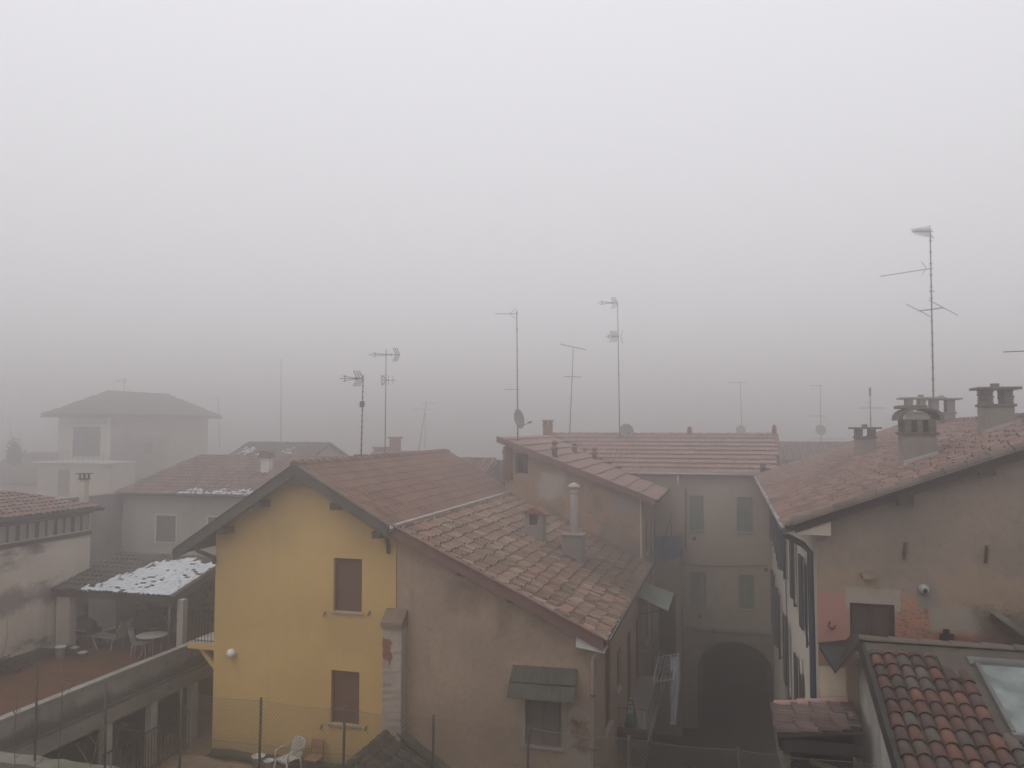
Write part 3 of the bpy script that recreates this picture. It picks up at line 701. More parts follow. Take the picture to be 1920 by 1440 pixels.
m.box((lg[0]+.34, CY+.02, lg[1]), (lg[0]+.40, CY+.08, lg[3]), 3)
m.build('wall', [M.brick, M.darkin, M.grey, M.wood], house)
for r_ in (cwn, cwl): window(house, FXp(CXR), r_, M.sh_brown, .08, 2, 22)
m = MB(); m.box((CXR-.02, CY-.03, 8), (CXR+.03, CY, zc(CXR)-.15)); m.build('corner_strip', M.cream, house)
m = MB(); random.seed(11)
for i in range(15):
    z = 10.9+i*.088; m.box((-8.84-random.uniform(0, .05), CY-.10-random.uniform(0, .03), z), (-8.52+random.uniform(-.02, .03), CY-.003, z+.075))
m.build('brick_pier', M.brickred, house)
cc = [(-2.85, 30.5, zc(-2.85)), (-2.85, 36, zc(-2.85)), (-4.97, 36, zc(-4.97)), (-9.0, 39.92, zc(-9)), (-9.0, 30.5, zc(-9))]
roof_plane(cc, (0, 1, 0), M.t_pink, house, .24, .62, .1, n=3, h=.022, jit=.004, taper=1.0, step=.05)
m = MB()
m.prism([(-9.05, 30.42, zc(-9.05)+.04), (-2.87, 30.42, zc(-2.87)+.04), (-2.87, 30.42, zc(-2.87)-.2), (-9.05, 30.42, zc(-9.05)-.2)], (0, .06, 0)); m.build('fascia', M.maroon, house)
m = MB(); m.tube([(-2.8, 30.5, zc(-2.85)-.03), (-2.8, 36, zc(-2.85)-.03)], .07, 8); m.build('gutter', M.gutterdark, house)
m = MB(); q = zc(-2.85)-.1
m.tube([(-2.82, 34.6, q), (-3.0, 34.6, q-.3), (CXR+.06, 34.6, q-.6), (CXR+.06, 34.6, 5.5), (CXR+.06, 34.6, .1)], .05, 8); m.build('downpipe', M.flash, house)
for px, py, pt in ((1040, 858, 825), (1077, 850, 829), (1115, 862, 838)):
    o_, n_ = V3((-9, 31, 12.57)), V3((cs, 0, 1)).normalized(); p = PP(px, py, o_, n_); h = PY(px, pt, p.y).z-p.z
    m = MB(); m.lathe(p, [(.12, -.15), (.11, h*.45), (.15, h*.47), (.15, h*.6), (.10, h*.62), (.10, h*.8), (.14, h*.82), (.04, h)], 10); m.build('roof_vent', M.brickred, house)

# ================================================================== grey main block (M)
house = thing('grey_house', 'grey rendered house at the end of the alley with green shutters above an arched passage', 'house', (-1, 36, 0))
MY = 36.0
mw = [rectY(*q, MY) for q in ((1292, 929, 1320, 995), (1381, 932, 1412, 998), (1294, 1072, 1325, 1138), (1385, 1077, 1415, 1143))]
arch = [(-1.66, 0), (1.46, 0)]+[(-.10+1.56*math.cos(a)*1.0, 2.55+1.27*math.sin(a)) for a in [math.pi*i/20 for i in range(21)]]
M.greyalley = plaster('grey_render_with_dark_base', (.37, .31, .245), (.32, .27, .215), (.15, .13, .11), .4, .5, .25,
    lambda t, c: t.mix(t.math('MULTIPLY', t.ramp(t.math('ADD', t.z, t.noise(2, 4)), 5.0, 4.4), .6), c, (.13, .115, .10)), .2)  # darker towards the ground, with a noisy edge
m = MB(); m.face_holes([(-9, 0), (1.9, 0), (1.9, 11.0), (-9, 11.0)], [rc(w) for w in mw]+[arch], FY(MY), .12)
m.add([(-9, MY, 0), (1.9, MY, 0), (1.9, 44, 0), (-9, 44, 0), (-9, MY, 11.0), (1.9, MY, 11.0), (1.9, 40, 12.5), (1.9, 44, 11), (-9, 44, 11), (-9, 40, 12.5)], [(1, 2, 7, 6, 5), (2, 3, 8, 7), (3, 0, 4, 9, 8)])
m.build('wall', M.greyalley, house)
m = MB(); n = len(arch)
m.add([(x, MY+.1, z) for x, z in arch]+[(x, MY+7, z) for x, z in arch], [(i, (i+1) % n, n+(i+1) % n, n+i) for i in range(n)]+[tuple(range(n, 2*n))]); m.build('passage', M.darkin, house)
for w in mw: window(house, FY(MY), w, M.sh_green, .07, 2, 26)
m = MB(); m.box((-2.14, MY-.06, 4.22), (1.47, MY-.001, 4.34)); m.build('string_course', M.concrete, house)
mr = lambda y: 10.97+.388*(y-35.8)
mc = [(-4.75, 35.8, mr(35.8)), (.98, 35.8, mr(35.8)), (.98, 36.5, mr(36.5)), (1.9, 36.5, mr(36.5)), (1.95, 40, mr(40)), (-9.0, 40, mr(40))]
def m_extra(mb, O, U, Vv, N): ridge_tiles(mb, (-9.0, 40, mr(40)), (1.95, 40, mr(40)), .11, .45, 0)
roof_plane(mc, (1, 0, 0), M.t_pink, house, .24, .50, .1, n=3, h=.02, jit=.003, taper=1.0, step=.06, extra=m_extra)
m = MB(); slab(m, [(-9, 40, mr(40)), (1.95, 40, mr(40)), (1.95, 44.4, 11), (-9, 44.4, 11)], .1); m.build('roof', M.t_pink, house)
m = MB(); m.bar((1.97, 36.5, mr(36.5)+.02), (1.99, 40, mr(40)+.02), .06, .14); m.build('verge', M.brickred, house)
m = MB(); m.tube([(-4.6, 35.74, mr(35.8)-.02), (.95, 35.74, mr(35.8)-.02)], .06, 8); m.build('gutter', M.flash, house)
a = PY(1286, 916, MY-.06); b = PY(1286, 1030, MY-.06); m = MB(); m.tube([a, b, b+V3((.06, 0, -.05))], .03, 6); m.build('downpipe', M.copper, house)
a = PY(1271, 886, MY-.2); m = MB(); m.tube([a, a-V3((0, 0, .7))], .05, 6); m.build('downpipe', M.trim, house)
chimney(house, (PY(1027, 800, 40).x, 40, mr(40)), .40, .5, .42, .2, M.brickred, 2, .06, .06)
for px, pt, w in ((1293, 799, .11), (1452, 796, .10)):
    p = PY(px, 816, 40); h = PY(px, pt, 40).z-p.z
    m = MB(); m.lathe(p, [(w, -.2), (w, h*.4), (w*1.25, h*.45), (w*.9, h*.6), (w*1.1, h*.75), (.03, h)], 10); m.build('roof_vent', M.brickred, house)
for px, py in ((1302, 1010), (1312, 1156), (1436, 1068)):
    q = PY(px, py, MY); m = MB(); m.lathe(q, [(.09, 0), (.09, .02), (.03, .03)], 8, (0, -1, 0)); m.build('anchor_plate', M.rust, house)
q = PY(1338, 1178, MY); m = MB(); m.bar(q, q-V3((0, .35, 0)), .03, .03); m.lathe(q-V3((0, .36, .12)), [(.11, 0), (.06, .12), (.02, .14)], 10); m.build('wall_lamp', M.iron, house)
m = MB(); m.tube([PY(1278, 1058, MY-.03), PY(1340, 1062, MY-.03), PY(1440, 1060, MY-.03)], .012, 5); m.build('cable', M.iron, house)
# projecting bay in the corner of the alley, with its balcony
bx0, bx1 = -3.43, PY(1276, 1100, 35).x; bt = PY(1250, 1048, 35).z
dr = (bx0+.22, 3.1, bx1-.22, 5.9)
m = MB(); m.face_holes([(bx0, 0), (bx1, 0), (bx1, bt), (bx0, bt)], [rc(dr)], FY(35), .25); ptbox(m, FY(35), dr[0], dr[1], -.3, dr[2], dr[3], -.25, 1)
m.add([(bx1, 35, 0), (bx1, 36, 0), (bx1, 36, bt), (bx1, 35, bt), (bx0, 35, bt), (bx0, 36, bt)], [(0, 1, 2, 3), (4, 3, 2, 5)])
m.build('bay', [M.grey, M.sh_dark], house)
m = MB()
for z in (bt+.95,): m.bar((bx0+.02, 35.03, z), (bx1, 35.03, z), .03, .03); m.bar((bx1-.02, 35, z), (bx1-.02, 36, z), .03, .03)
for i in range(9): x = bx0+.03+i*(bx1-bx0-.05)/8; m.bar((x, 35.03, bt), (x, 35.03, bt+.95), .016, .016)
for q in (bx0+.1, bx1-.35): m.bar((q, 35.03, bt+.9), (q, 35.03, bt+1.55), .025, .025)
m.build('railing', M.iron, house)
m = MB(); vs = []; n = 16
for j in range(7):
    for i in range(n+1):
        f = i/n; vs.append(V3((bx0+.08+(bx1-bx0+.02)*f, 34.97-.03*math.sin(f*17+j*.3)-.02*j/6, bt+.95-(.95+.10*math.sin(f*5)+.03*math.sin(f*21))*j/6)))
k = len(vs); fs = [(j*(n+1)+i, j*(n+1)+i+1, (j+1)*(n+1)+i+1, (j+1)*(n+1)+i) for j in range(6) for i in range(n)]
m.add(vs+[v+V3((0, .012, 0)) for v in vs], fs+[tuple(q+k for q in f[::-1]) for f in fs], 0, .5, True)
tag(m.build('tarpaulin', M.blue), 'blue cloth hung over the corner balcony railing', 'cloth')
m = MB(); a, b = PY(1262, 1010, 34.9), PY(1330, 985, 35.6); m.tube([PY(1248, 1002, 34.9), PY(1262, 958, 35.2)], .025, 6)
tag(m.build('broom', M.wood), 'brown pole leaning above the blue cloth on the corner balcony', 'pole')

# ================================================================== house with dark shutters (H)
house = thing('white_side_house', 'house with stained gable wall, white alley front and long red tiled roof', 'house', (4, 16.5, 0))
HX, HY, HB = 1.49, 16.5, 35.9
hs = .375; EX, EZ = .95, 11.10; RDX = 6.7; dzb = -.20
zh = lambda x, y=16.3: EZ+hs*(x-EX)+dzb*(y-16.3)/19.6
fw = rectY(1593, 1130, 1679, 1200, HY); fw = (fw[0], fw[3]-.92, fw[2], fw[3])
ups = [(yc-w_/2, 8.48, yc+w_/2, 10.1) for yc, w_ in ((18.6, .96), (22.15, .62), (26.2, .96), (29.6, .96), (33.0, .96))]
lows = [(yc-.48, 5.2, yc+.48, 7.3) for yc in (20.75, 25.3, 29.6, 33.2)]+[(yc-.5, .1, yc+.5, 2.3) for yc in (24, 30)]
m = MB(); poly = [(HX, 0), (8.5, 0), (8.5, zh(RDX)-.6), (RDX, zh(RDX)-.12), (HX, zh(HX)-.12)]
m.face_holes(poly, [rc(fw)], FY(HY), .15)
m.face_holes([(HY, 0), (HB, 0), (HB, zh(HX, HB)-.12), (HY, zh(HX)-.12)], [rc(w) for w in ups+lows], FXm(HX), .15, 1)
m.add([(HX, HB, 0), (8.5, HB, 0), (8.5, HB, zh(RDX)-.6), (RDX, HB, zh(RDX, HB)-.12), (HX, HB, zh(HX, HB)-.12), (8.5, HY, 0), (8.5, HY, zh(RDX)-.6)], [(0, 1, 2, 3, 4), (5, 1, 2, 6)])
m.build('wall', [M.hfront, M.white], house)
w_ = window(house, FY(HY), fw, M.sh_dark, .08, 2, 30, sill=False); w_['label'] = 'dark louvred shutters closed in the gable wall'
def leafshut(w, pt_h, d, z0, z1, L=.47):
    q = MB(); pt = lambda u, v, dd: V3((pt_h[0]+d[0]*u-d[1]*dd, pt_h[1]+d[1]*u+d[0]*dd, v)); st = .05
    ptbox(q, pt, 0, z0, -.02, st, z1, .02); ptbox(q, pt, L-st, z0, -.02, L, z1, .02)
    for a, b in ((z0, z0+.07), (z1-.07, z1), ((z0+z1)/2-.03, (z0+z1)/2+.03)): ptbox(q, pt, st, a, -.02, L-st, b, .02)
    slats(q, pt, (st, z0+.07, L-st, z1-.07), 0, 30, 0, .012, .012); q.build('shutter', M.sh_navy, w)
for k, (y0, z0, y1, z1) in enumerate(ups+lows[:4]):
    fr = MB(); pt = FXm(HX)
    ptbox(fr, pt, y0, z0, -.15, y0+.05, z1, -.08); ptbox(fr, pt, y1-.05, z0, -.15, y1, z1, -.08); ptbox(fr, pt, y0+.05, z1-.05, -.15, y1-.05, z1, -.08); ptbox(fr, pt, y0+.05, z0, -.15, y1-.05, z0+.05, -.08)
    w = fr.build('window', M.sh_navy, house)
    g = MB(); ptbox(g, pt, y0+.05, z0+.05, -.14, y1-.05, z1-.05, -.12); g.build('pane', M.pane, w)
    s = MB(); ptbox(s, pt, y0-.06, z0-.05, -.08, y1+.06, z0-.002, .05); s.build('sill', M.sill, w)
    a1, a2 = R((5, 4, 7, 12, 6)[k % 5]), R((4, 5, 16, 8, 9)[k % 5]); Ls = (y1-y0)/2
    leafshut(w, (HX-.065, y0), (-math.sin(a1), -math.cos(a1)), z0, z1, Ls); leafshut(w, (HX-.065, y1), (-math.sin(a2), math.cos(a2)), z0, z1, Ls)
for r_ in lows[4:]: window(house, FXm(HX), r_, M.sh_dark, .1, 1, 20, sill=False)
hp = [(EX, 16.22, zh(EX)), (EX, HB, zh(EX, HB)), (RDX, HB, zh(RDX, HB)), (RDX, 16.22, zh(RDX))]
def h_extra(mb, O, U, Vv, N):
    ridge_tiles(mb, (RDX, 16.2, zh(RDX)), (RDX, HB, zh(RDX, HB)), .12, .42, 0)
    ridge_tiles(mb, (EX+.1, 16.24, zh(EX+.1)+.03), (RDX, 16.24, zh(RDX)+.03), .11, .4, 2, lift=.02)
    ridge_tiles(mb, (EX+.1, HB-.05, zh(EX, HB)+.06), (RDX, HB-.05, zh(RDX, HB)+.03), .1, .4, 0, lift=.02)
mb = MB(); hc = [V3(p) for p in hp]; hU = V3((0, 1, dzb/19.6)).normalized(); hN = (hc[1]-hc[0]).cross(hc[3]-hc[0]).normalized(); hN = hN if hN.z > 0 else -hN
hV = hN.cross(hU); hV = hV if hV.z > 0 else -hV
slab(mb, hc, .09, 1); tile_field(mb, hc[0], hU, hV, [uvof(hc[0], hU, hV, p) for p in hc], .18, .34, h=.06, n=5, jit=.02, rot=.02, taper=.86, scatter=.6, step=.016)
h_extra(mb, 0, 0, 0, 0); mb.build('roof', [M.t_h, M.sheet, M.t_brown], house)
m = MB(); slab(m, [(RDX, 16.2, zh(RDX)), (RDX, HB, zh(RDX, HB)), (12, HB, zh(RDX)-1.9), (12, 16.2, zh(RDX)-1.9)], .1); m.build('roof', M.t_h, house)
m = MB(); m.prism([(EX+.15, 16.26, zh(EX+.15)-.09), (RDX, 16.26, zh(RDX)-.09), (RDX, 16.26, zh(RDX)-.2), (EX+.15, 16.26, zh(EX+.15)-.18)], (0, .235, 0)); m.build('verge', M.wood, house)
random.seed(3)
for px, py in ((1848, 876), (1697, 934)):
    p = PY(px, py, HY-.1); m = MB(); m.box((p.x-.13, HY-.26, p.z-.14), (p.x+.12, HY-.002, p.z+.16)); m.build('purlin', M.wood, house)
a, b = PY(1490, 1000, HY-.15), PY(1557, 974, HY-.15)
m = MB(); m.prism([(a.x-.22, 16.3, a.z+.0), (b.x, 16.3, a.z-.02), (b.x, 16.3, zh(b.x)-.2), (a.x-.22, 16.3, zh(a.x-.22)-.12)], (0, .198, 0)); m.build('eave_bracket', M.cream, house)
m = MB(); m.tube([(EX-.05, 16.25, EZ-.04), (EX-.1, HB, EZ+dzb-.04)], .07, 8); m.build('gutter', M.zinc, house)
m = MB(); gz = EZ-.12
m.tube([(EX-.04, 16.9, gz), (EX+.0, 16.85, gz-.12), (HX-.22, 16.75, gz-.28), (HX-.09, 16.72, gz-.42), (HX-.08, 16.72, 8.7), (HX-.08, 16.72, 4.0), (HX-.08, 16.72, .1)], .06, 8); m.build('downpipe', M.sh_navy, house)
m = MB(); m.tube([(HX-.05, 26.0, gz-.5), (HX-.05, 26.0, .1)], .045, 8); m.tube([(HX-.05, 20.0, 7.6), (HX-.05, 20.0, .1)], .035, 6); m.build('downpipe', M.flash, house)
for px, ya, yb in ((1697, 1017, 1048), (1850, 1023, 1056)):
    a, b = PY(px, ya, HY-.03), PY(px-2, yb, HY-.03); m = MB(); m.bar(a, b, .05, .04); m.build('tie_plate', M.rust, house)
p = PY(1732, 1105, HY); m = MB(); m.lathe(p, [(.095, 0), (.095, .03), (.06, .04), (.055, .08), (.075, .09), (.075, .11), (.04, .13)], 16, (0, -1, 0)); m.lathe(p, [(.042, .132), (.035, .15)], 10, (0, -1, 0), 1); m.build('vent_cap', [M.porcelain, M.iron], house)
c = PY(1560, 1172, HY-.05); m = MB(); m.tube([c+V3((math.cos(q)*.055, 0, math.sin(q)*.075)) for q in [R(120)+i*R(30) for i in range(9)]], .012, 6); m.bar(c+V3((0, 0, -.075)), c+V3((0, .05, -.075)), .02, .02); m.build('hook', M.iron, house)
p = PY(1628, 1085, HY-.06); m = MB(); m.prism([(p.x-.1, HY-.14, p.z), (p.x+.1, HY-.14, p.z), (p.x+.12, HY-.14, p.z+.1), (p.x-.12, HY-.14, p.z+.1)], (0, .139, 0)); m.build('corbel', M.hfront, house)
p = PY(1775, 1196, HY); m = MB(); m.box((p.x-.12, HY-.012, p.z-.09), (p.x+.12, HY-.002, p.z+.08)); m.box((p.x-.06, HY-.012, p.z+.08), (p.x+.05, HY-.002, p.z+.16)); m.build('putlog_hole_shade', M.darkin, house)  # thin black plates on the wall paint the shade of a hole
a, b = PY(1862, 1146, HY-.15), PY(1960, 1215, HY-.15); m = MB(); m.bar(a, b, .3, .09, up=(0, 0, 1)); m.bar(a-V3((0, 0, .1)), b-V3((0, 0, .1)), .22, .06, 1); m.build('lean_to_roof', [M.moss, M.wood], house)
# chimneys on the long roof
ho = V3(hc[0])
p = PP(1727, 866, ho, hN); bw = .33; z1 = PY(1727, 815, p.y).z; z2 = PY(1727, 788, p.y).z; zt = PY(1715, 763, p.y).z
m = MB(); d_ = .7
m.box((p.x-bw, p.y, p.z-.6), (p.x+bw, p.y+d_, z1)); m.box((p.x-bw-.05, p.y-.05, z1), (p.x+bw+.05, p.y+d_+.05, z1+.05), 1)
for xa, xb in ((-bw, -bw+.16), (-.06, .06), (bw-.14, bw)):
    for ya in (0, d_-.15): m.box((p.x+xa, p.y+ya, z1+.05), (p.x+xb, p.y+ya+.15, z2+.02), 1)
m.box((p.x-bw+.17, p.y+d_-.12, z1+.05), (p.x+bw-.15, p.y+d_-.02, z1+.16), 1)
n = 12; hv = zt-z2
for e in range(5):                                          # barrel cap of old tiles
    ya, yb = p.y-.09+e*.18, p.y-.09+(e+1)*.18+.02; q = 1-.02*(e % 2); vs = []
    for y in (ya, yb):
        for r_ in (1.0, .82):
            vs += [V3((p.x+.02+(bw+.13)*q*r_*math.cos(math.pi*i/n), y, z2+hv*q*r_*math.sin(math.pi*i/n)**.7)) for i in range(n+1)]
    k = n+1; m.add(vs, [(i, i+1, 2*k+i+1, 2*k+i) for i in range(n)]+[(k+i+1, k+i, 3*k+i, 3*k+i+1) for i in range(n)]+[(i+1, i, k+i, k+i+1) for i in range(n)]+[(2*k+i, 2*k+i+1, 3*k+i+1, 3*k+i) for i in range(n)], 2)
m.box((p.x-bw-.08, p.y-.02, zt-.03), (p.x+.16, p.y+d_, zt+.04), 2)
m.prism([(p.x-bw-.02, p.y-.06, p.z-.1), (p.x+bw+.02, p.y-.06, p.z+.14), (p.x+bw+.02, p.y-.06, p.z+.24), (p.x-bw-.02, p.y-.06, p.z+.02)], (0, .06, 0), 3)
m.build('chimney', [M.chimgrey, M.brickdk, M.brickdk, M.flash], house, .008)
p = PP(1876, 808, ho, hN); k_ = p.y*.0006*1.2
hb, hl = PY(1876, 762, p.y).z-p.z, PY(1876, 733, p.y).z-PY(1876, 760, p.y).z
chimney(house, (p.x, p.y+.3, p.z), .62, .55, hb, hl, M.chimgrey, 2, .14, .06, True, .6, M.brickdk, 1)
m = MB(); m.prism([(p.x-.36, p.y-.03, p.z-.12), (p.x+.4, p.y-.03, p.z+.16), (p.x+.4, p.y-.03, p.z+.28), (p.x-.36, p.y-.03, p.z+.0)], (0, .05, 0)); m.build('flashing', M.flash, house)
p = PP(1625, 852, ho, hN)
chimney(house, (p.x, p.y+.25, p.z), .58, .5, PY(1625, 822, p.y).z-p.z, PY(1625, 807, p.y).z-PY(1625, 821, p.y).z, M.chimgrey, 2, .16, .06, True, .6, M.brickdk, 0)
yy = 29.0
for px, wd, np_ in ((1728, .95, 3), (1766, .72, 2)):
    q = PY(px, 790, yy+(0 if px < 1740 else .9)); zt = PY(px, 775, yy).z
    chimney(house, (q.x, q.y, zh(q.x, yy)), wd, .5, zt-zh(q.x, yy), PY(px, 751, yy).z-PY(px, 774, yy).z, M.chimgrey, np_, .2, .06, True, .5, M.chimgrey)
yy = 0

# ================================================================== near shed with barrel tiles (I)
house = thing('tiled_shed', 'near shed with mixed barrel tiles and a skylight at the lower right', 'shed', (4.5, 12, 0))
SX, ST, SZ, ss = 2.10, 15.0, 9.20, .274
zs = lambda y: SZ-ss*(ST-y)
sp = [(SX, 8.8, zs(8.8)), (7.2, 8.8, zs(8.8)), (7.2, ST, SZ), (SX, ST, SZ)]
so = V3(sp[3]); sn = V3((0, -ss, 1)).normalized()
sk = [PP(q[0], q[1], so, sn) for q in ((1836, 1258), (1902, 1261))]; skx0, skx1 = sk[0].x, sk[0].x+1.0; sky1 = sk[0].y; sky0 = PP(1895, 1388, so, sn).y
sU = V3((1, 0, 0)); sV = V3((0, 1, ss)).normalized()
def nosky(u, v):
    y = 8.8+v*sV.y; x = SX+u
    if skx0-.22 < x < skx1+.3 and sky0-.1 < y < sky1+.6: return False
    if x > skx0-.55 and y > sky1-.35 : return False
    return True
mb = MB(); slab(mb, sp, .1, 1); random.seed(21)
tile_field(mb, V3(sp[0]), sU, sV, [(.04, 0), (5.1, 0), (5.1, 6.35), (.04, 6.35)], .205, .325, h=.088, n=8, jit=.010, test=nosky, lip=.014, rot=.012, taper=.8, over=.07)
mb.build('roof', [M.t_i, M.cement], house)
m = MB()                                                     # mortared ridge and the mortar round the skylight
m.prism([(SX-.05, ST-.12, SZ-.02), (SX-.05, ST+.22, SZ-.06), (SX-.05, ST+.16, SZ+.14), (SX-.05, ST+.0, SZ+.12)], (5.2, 0, 0))
m.build('ridge_mortar', M.cement, house)
m = MB(); ridge_tiles(m, (SX-.08, ST+.08, SZ+.16), (7.2, ST+.08, SZ+.16), .10, .46, 0, h=.55); m.build('ridge', M.t_brown, house)
m = MB(); f = lambda x, y, h: V3((x, y, zs(y)+h))
def slope_box(m, x0, y0, x1, y1, h0, h1, mi=0):
    m.add([f(x0, y0, h0), f(x1, y0, h0), f(x1, y1, h0), f(x0, y1, h0), f(x0, y0, h1), f(x1, y0, h1), f(x1, y1, h1), f(x0, y1, h1)], [(0,3,2,1),(4,5,6,7),(0,1,5,4),(1,2,6,5),(2,3,7,6),(3,0,4,7)], mi)
slope_box(m, skx0-.24, sky0-.12, skx0-.06, sky1+.5, .0, .05); slope_box(m, skx0-.06, sky1+.06, skx1+.1, sky1+.5, .0, .055); slope_box(m, skx0-.55, sky1-.3, skx0-.24, sky1+.5, .0, .045)
m.build('mortar_bed', M.cement, house)
m = MB(); slope_box(m, skx0-.06, sky0, skx0, sky1, .02, .14); slope_box(m, skx1, sky0, skx1+.06, sky1, .02, .14); slope_box(m, skx0-.06, sky1, skx1+.06, sky1+.05, .02, .15); slope_box(m, skx0-.06, sky0-.06, skx1+.06, sky0, .02, .12)
slope_box(m, skx0-.12, sky1+.05, skx1+.06, sky1+.26, .06, .085, 1)
s_ = m.build('skylight', [M.galv, M.zinc], house)
m = MB(); slope_box(m, skx0, sky0, skx1, sky1, .08, .10); m.build('pane', M.glass, s_)
m = MB(); m.prism([(SX-.06, 8.8, zs(8.8)+.12), (SX-.06, ST+.2, SZ+.17), (SX-.06, ST+.2, SZ-.14), (SX-.06, 8.8, zs(8.8)-.16)], (.055, 0, 0)); m.build('fascia', M.gutterdark, house)
m = MB(); m.prism([(SX+.10, 8.9, 0), (SX+.10, HY-.003, 0), (SX+.10, HY-.003, SZ-.55), (SX+.10, ST, SZ-.12), (SX+.10, 8.9, zs(8.9)-.12)], (.25, 0, 0)); m.box((SX+.36, 8.9, 0), (7.1, 9.1, zs(8.9)-.12)); m.box((SX+.36, ST-.2, 0), (7.1, ST, SZ-.11)); m.build('wall', M.shedwall, house)
m = MB(); m.tube([PX(1580, 1290, SX+.08), PX(1587, 1440, SX+.08), (SX+.08, PX(1587, 1440, SX+.08).y, 3)], .012, 5); m.build('cable', M.iron, house)
m = MB()
a, b, c, d = PY(1537, 1212, 16.2), PY(1566, 1257, 15.9), PY(1616, 1197, 15.3), PY(1590, 1212, 16.2)
m.add([a, b, c, d, a+V3((0, .28, 0)), b+V3((.05, .5, 0)), c+V3((.05, .8, 0)), d+V3((0, .28, .05)), b-V3((0, 0, .06)), c-V3((0, .02, .10)), a-V3((0, 0, .06))], [(0, 1, 5, 4), (1, 2, 6, 5), (1, 8, 9, 2), (0, 10, 8, 1), (0, 3, 2, 1), (4, 5, 6, 7)])
m.build('valley_gutter', M.gutterdark, house)

# ================================================================== little tiled porch (J)
house = thing('tiled_porch', 'small porch roofed with dusky pink tiles over a dark doorway in the alley', 'porch', (1.5, 15.4, 0))
A, B, Cc, D = PY(1452, 1322, 16.3), PY(1546, 1308, 16.3), PY(1572, 1374, 15.0), PY(1468, 1376, 15.0)
jx0, jx1 = .62, 2.04; jz0, jz1 = (A.z+D.z)/2-.03, (B.z+Cc.z)/2
jy0, jy1 = 14.95, 16.3
jp = [(A.x, jy0, jz0), (A.x, jy1, jz0), (jx1, jy1, jz1), (jx1, jy0, jz1)]
mb = MB(); jU = V3((0, 1, 0)); jc = [V3(q) for q in jp]; jN = (jc[1]-jc[0]).cross(jc[3]-jc[0]).normalized(); jN = jN if jN.z > 0 else -jN; jV = jN.cross(jU); jV = jV if jV.z > 0 else -jV
slab(mb, jc, .06, 1); random.seed(8)
tile_field(mb, jc[0], jU, jV, [uvof(jc[0], jU, jV, q) for q in jc], .175, .32, h=.085, n=6, jit=.012, lip=.012, rot=.02, step=.04, scatter=.35)
ridge_tiles(mb, jc[1]+V3((0, .02, .05)), jc[2]+V3((-.12, .02, .05)), .10, .42, 2, h=.8)
mb.build('roof', [M.t_porch, M.sheet, M.ridge_pink], house)
m = MB(); m.box((A.x+.02, jy0-.02, jz0-.26), (jx1, jy0+.08, jz0-.07)); m.bar((jx1-.1, jy0, jz1+.04), (jx1-.1, jy1, jz1+.04), .2, .03); m.box((A.x, jy0-.02, jz0-.2), (A.x+.07, jy1, jz0-.06)); m.build('beam', M.gutterdark, house)
m = MB()
m.box((A.x+.08, jy0+.1, 0), (A.x+.2, jy1, jz0-.27)); m.box((1.9, jy0+.1, 0), (jx1, jy0+.22, jz0-.27)); m.box((A.x+.2, jy1-.1, 0), (jx1, jy1, jz0-.27), 1); m.box((A.x+.2, jy0+.1, 0), (1.9, jy1-.1, 5.0), 1); m.bar((1.2, jy0+.15, jz0-.45), (1.9, jy0+.15, jz0-.62), .05, .07)
m.build('wall', [M.moss, M.darkin], house)
# ================================================================== terrace over the garages (left)
random.seed(31)
T = thing('garage_terrace', 'long concrete terrace with a stained parapet over dark open garages', 'terrace', (-18, 18, 3.4))
TX, TZ, PZT = -16.0, 5.60, 6.42
m = MB(); m.box((-22.2, 13.9, 5.22), (TX+.10, 27, TZ)); m.build('slab', M.concrete, T)
m = MB(); m.box((-22, 13.95, TZ+.001), (TX-.16, 26.9, TZ+.02)); m.build('floor', M.paving, T)
m = MB(); m.box((TX-.15, 13.9, TZ+.002), (TX, 26.9, PZT-.05)); m.box((TX-.18, 13.88, PZT-.05), (TX+.04, 26.92, PZT)); m.box((TX+.001, 13.9, TZ+.001), (TX+.09, 26.9, TZ+.08)); m.build('parapet', M.parapet, T)
for px, py in ((201, 1361), (287, 1309), (364, 1270)):
    p = PX(px, py, TX); m = MB(); m.box((TX-.14, p.y-.13, 3.43), (TX+.06, p.y+.13, 5.215)); m.build('column', M.greyold, T)
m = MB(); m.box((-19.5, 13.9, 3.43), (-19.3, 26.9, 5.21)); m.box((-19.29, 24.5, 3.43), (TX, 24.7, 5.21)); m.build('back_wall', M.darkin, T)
m = MB(); y0, y1, rx = 16.7, 19.95, -15.06
for z in (4.93, 3.95): m.bar((rx, y0, z), (rx, y1, z), .035, .03)
for i in range(31): y = y0+i*(y1-y0)/30; m.bar((rx, y, 3.8), (rx, y, 4.93), .014, .014)
tag(m.build('iron_railing', M.iron), 'black iron railing of thin bars in front of the dark garages', 'railing')
# porch roof on the terrace with snow
P = thing('tiled_canopy', 'low open canopy with a partly snow covered tile roof on the terrace', 'canopy', (-19.6, 22.2, TZ))
PX0, PX1, PY0, PY1, PZ0, PZ1 = -21.95, -17.2, 21.9, 25.0, 7.60, 8.34
pc = [(PX0, PY0, PZ0), (PX1, PY0, PZ0), (PX1, PY1, PZ1), (PX0, PY1, PZ1)]
ro, (O, U, Vv, N, poly) = roof_plane(pc, (1, 0, 0), M.t_dark, P, .19, .36, .09, n=4, h=.06, jit=.01, taper=.85)
mb = MB(); Lu, Lv = PX1-PX0, (V3(pc[3])-V3(pc[0])).length
def snowtest(u, v):
    f = u/Lu; g = v/Lv
    e = .30+.22*g+.09*math.sin(u*3.1+g*9)*math.sin(g*14+u)+random.uniform(-.05, .05)
    if f < e or g > .80+.05*math.sin(u*4.3)+random.uniform(-.03, .03) or f > .975: return False
    if math.sin(u*5.3+2*math.sin(v*4.1))*math.sin(v*6.7+1.5*math.sin(u*2.9)) > .74: return False
    return random.random() < (.6 if f < e+.1 else .955)
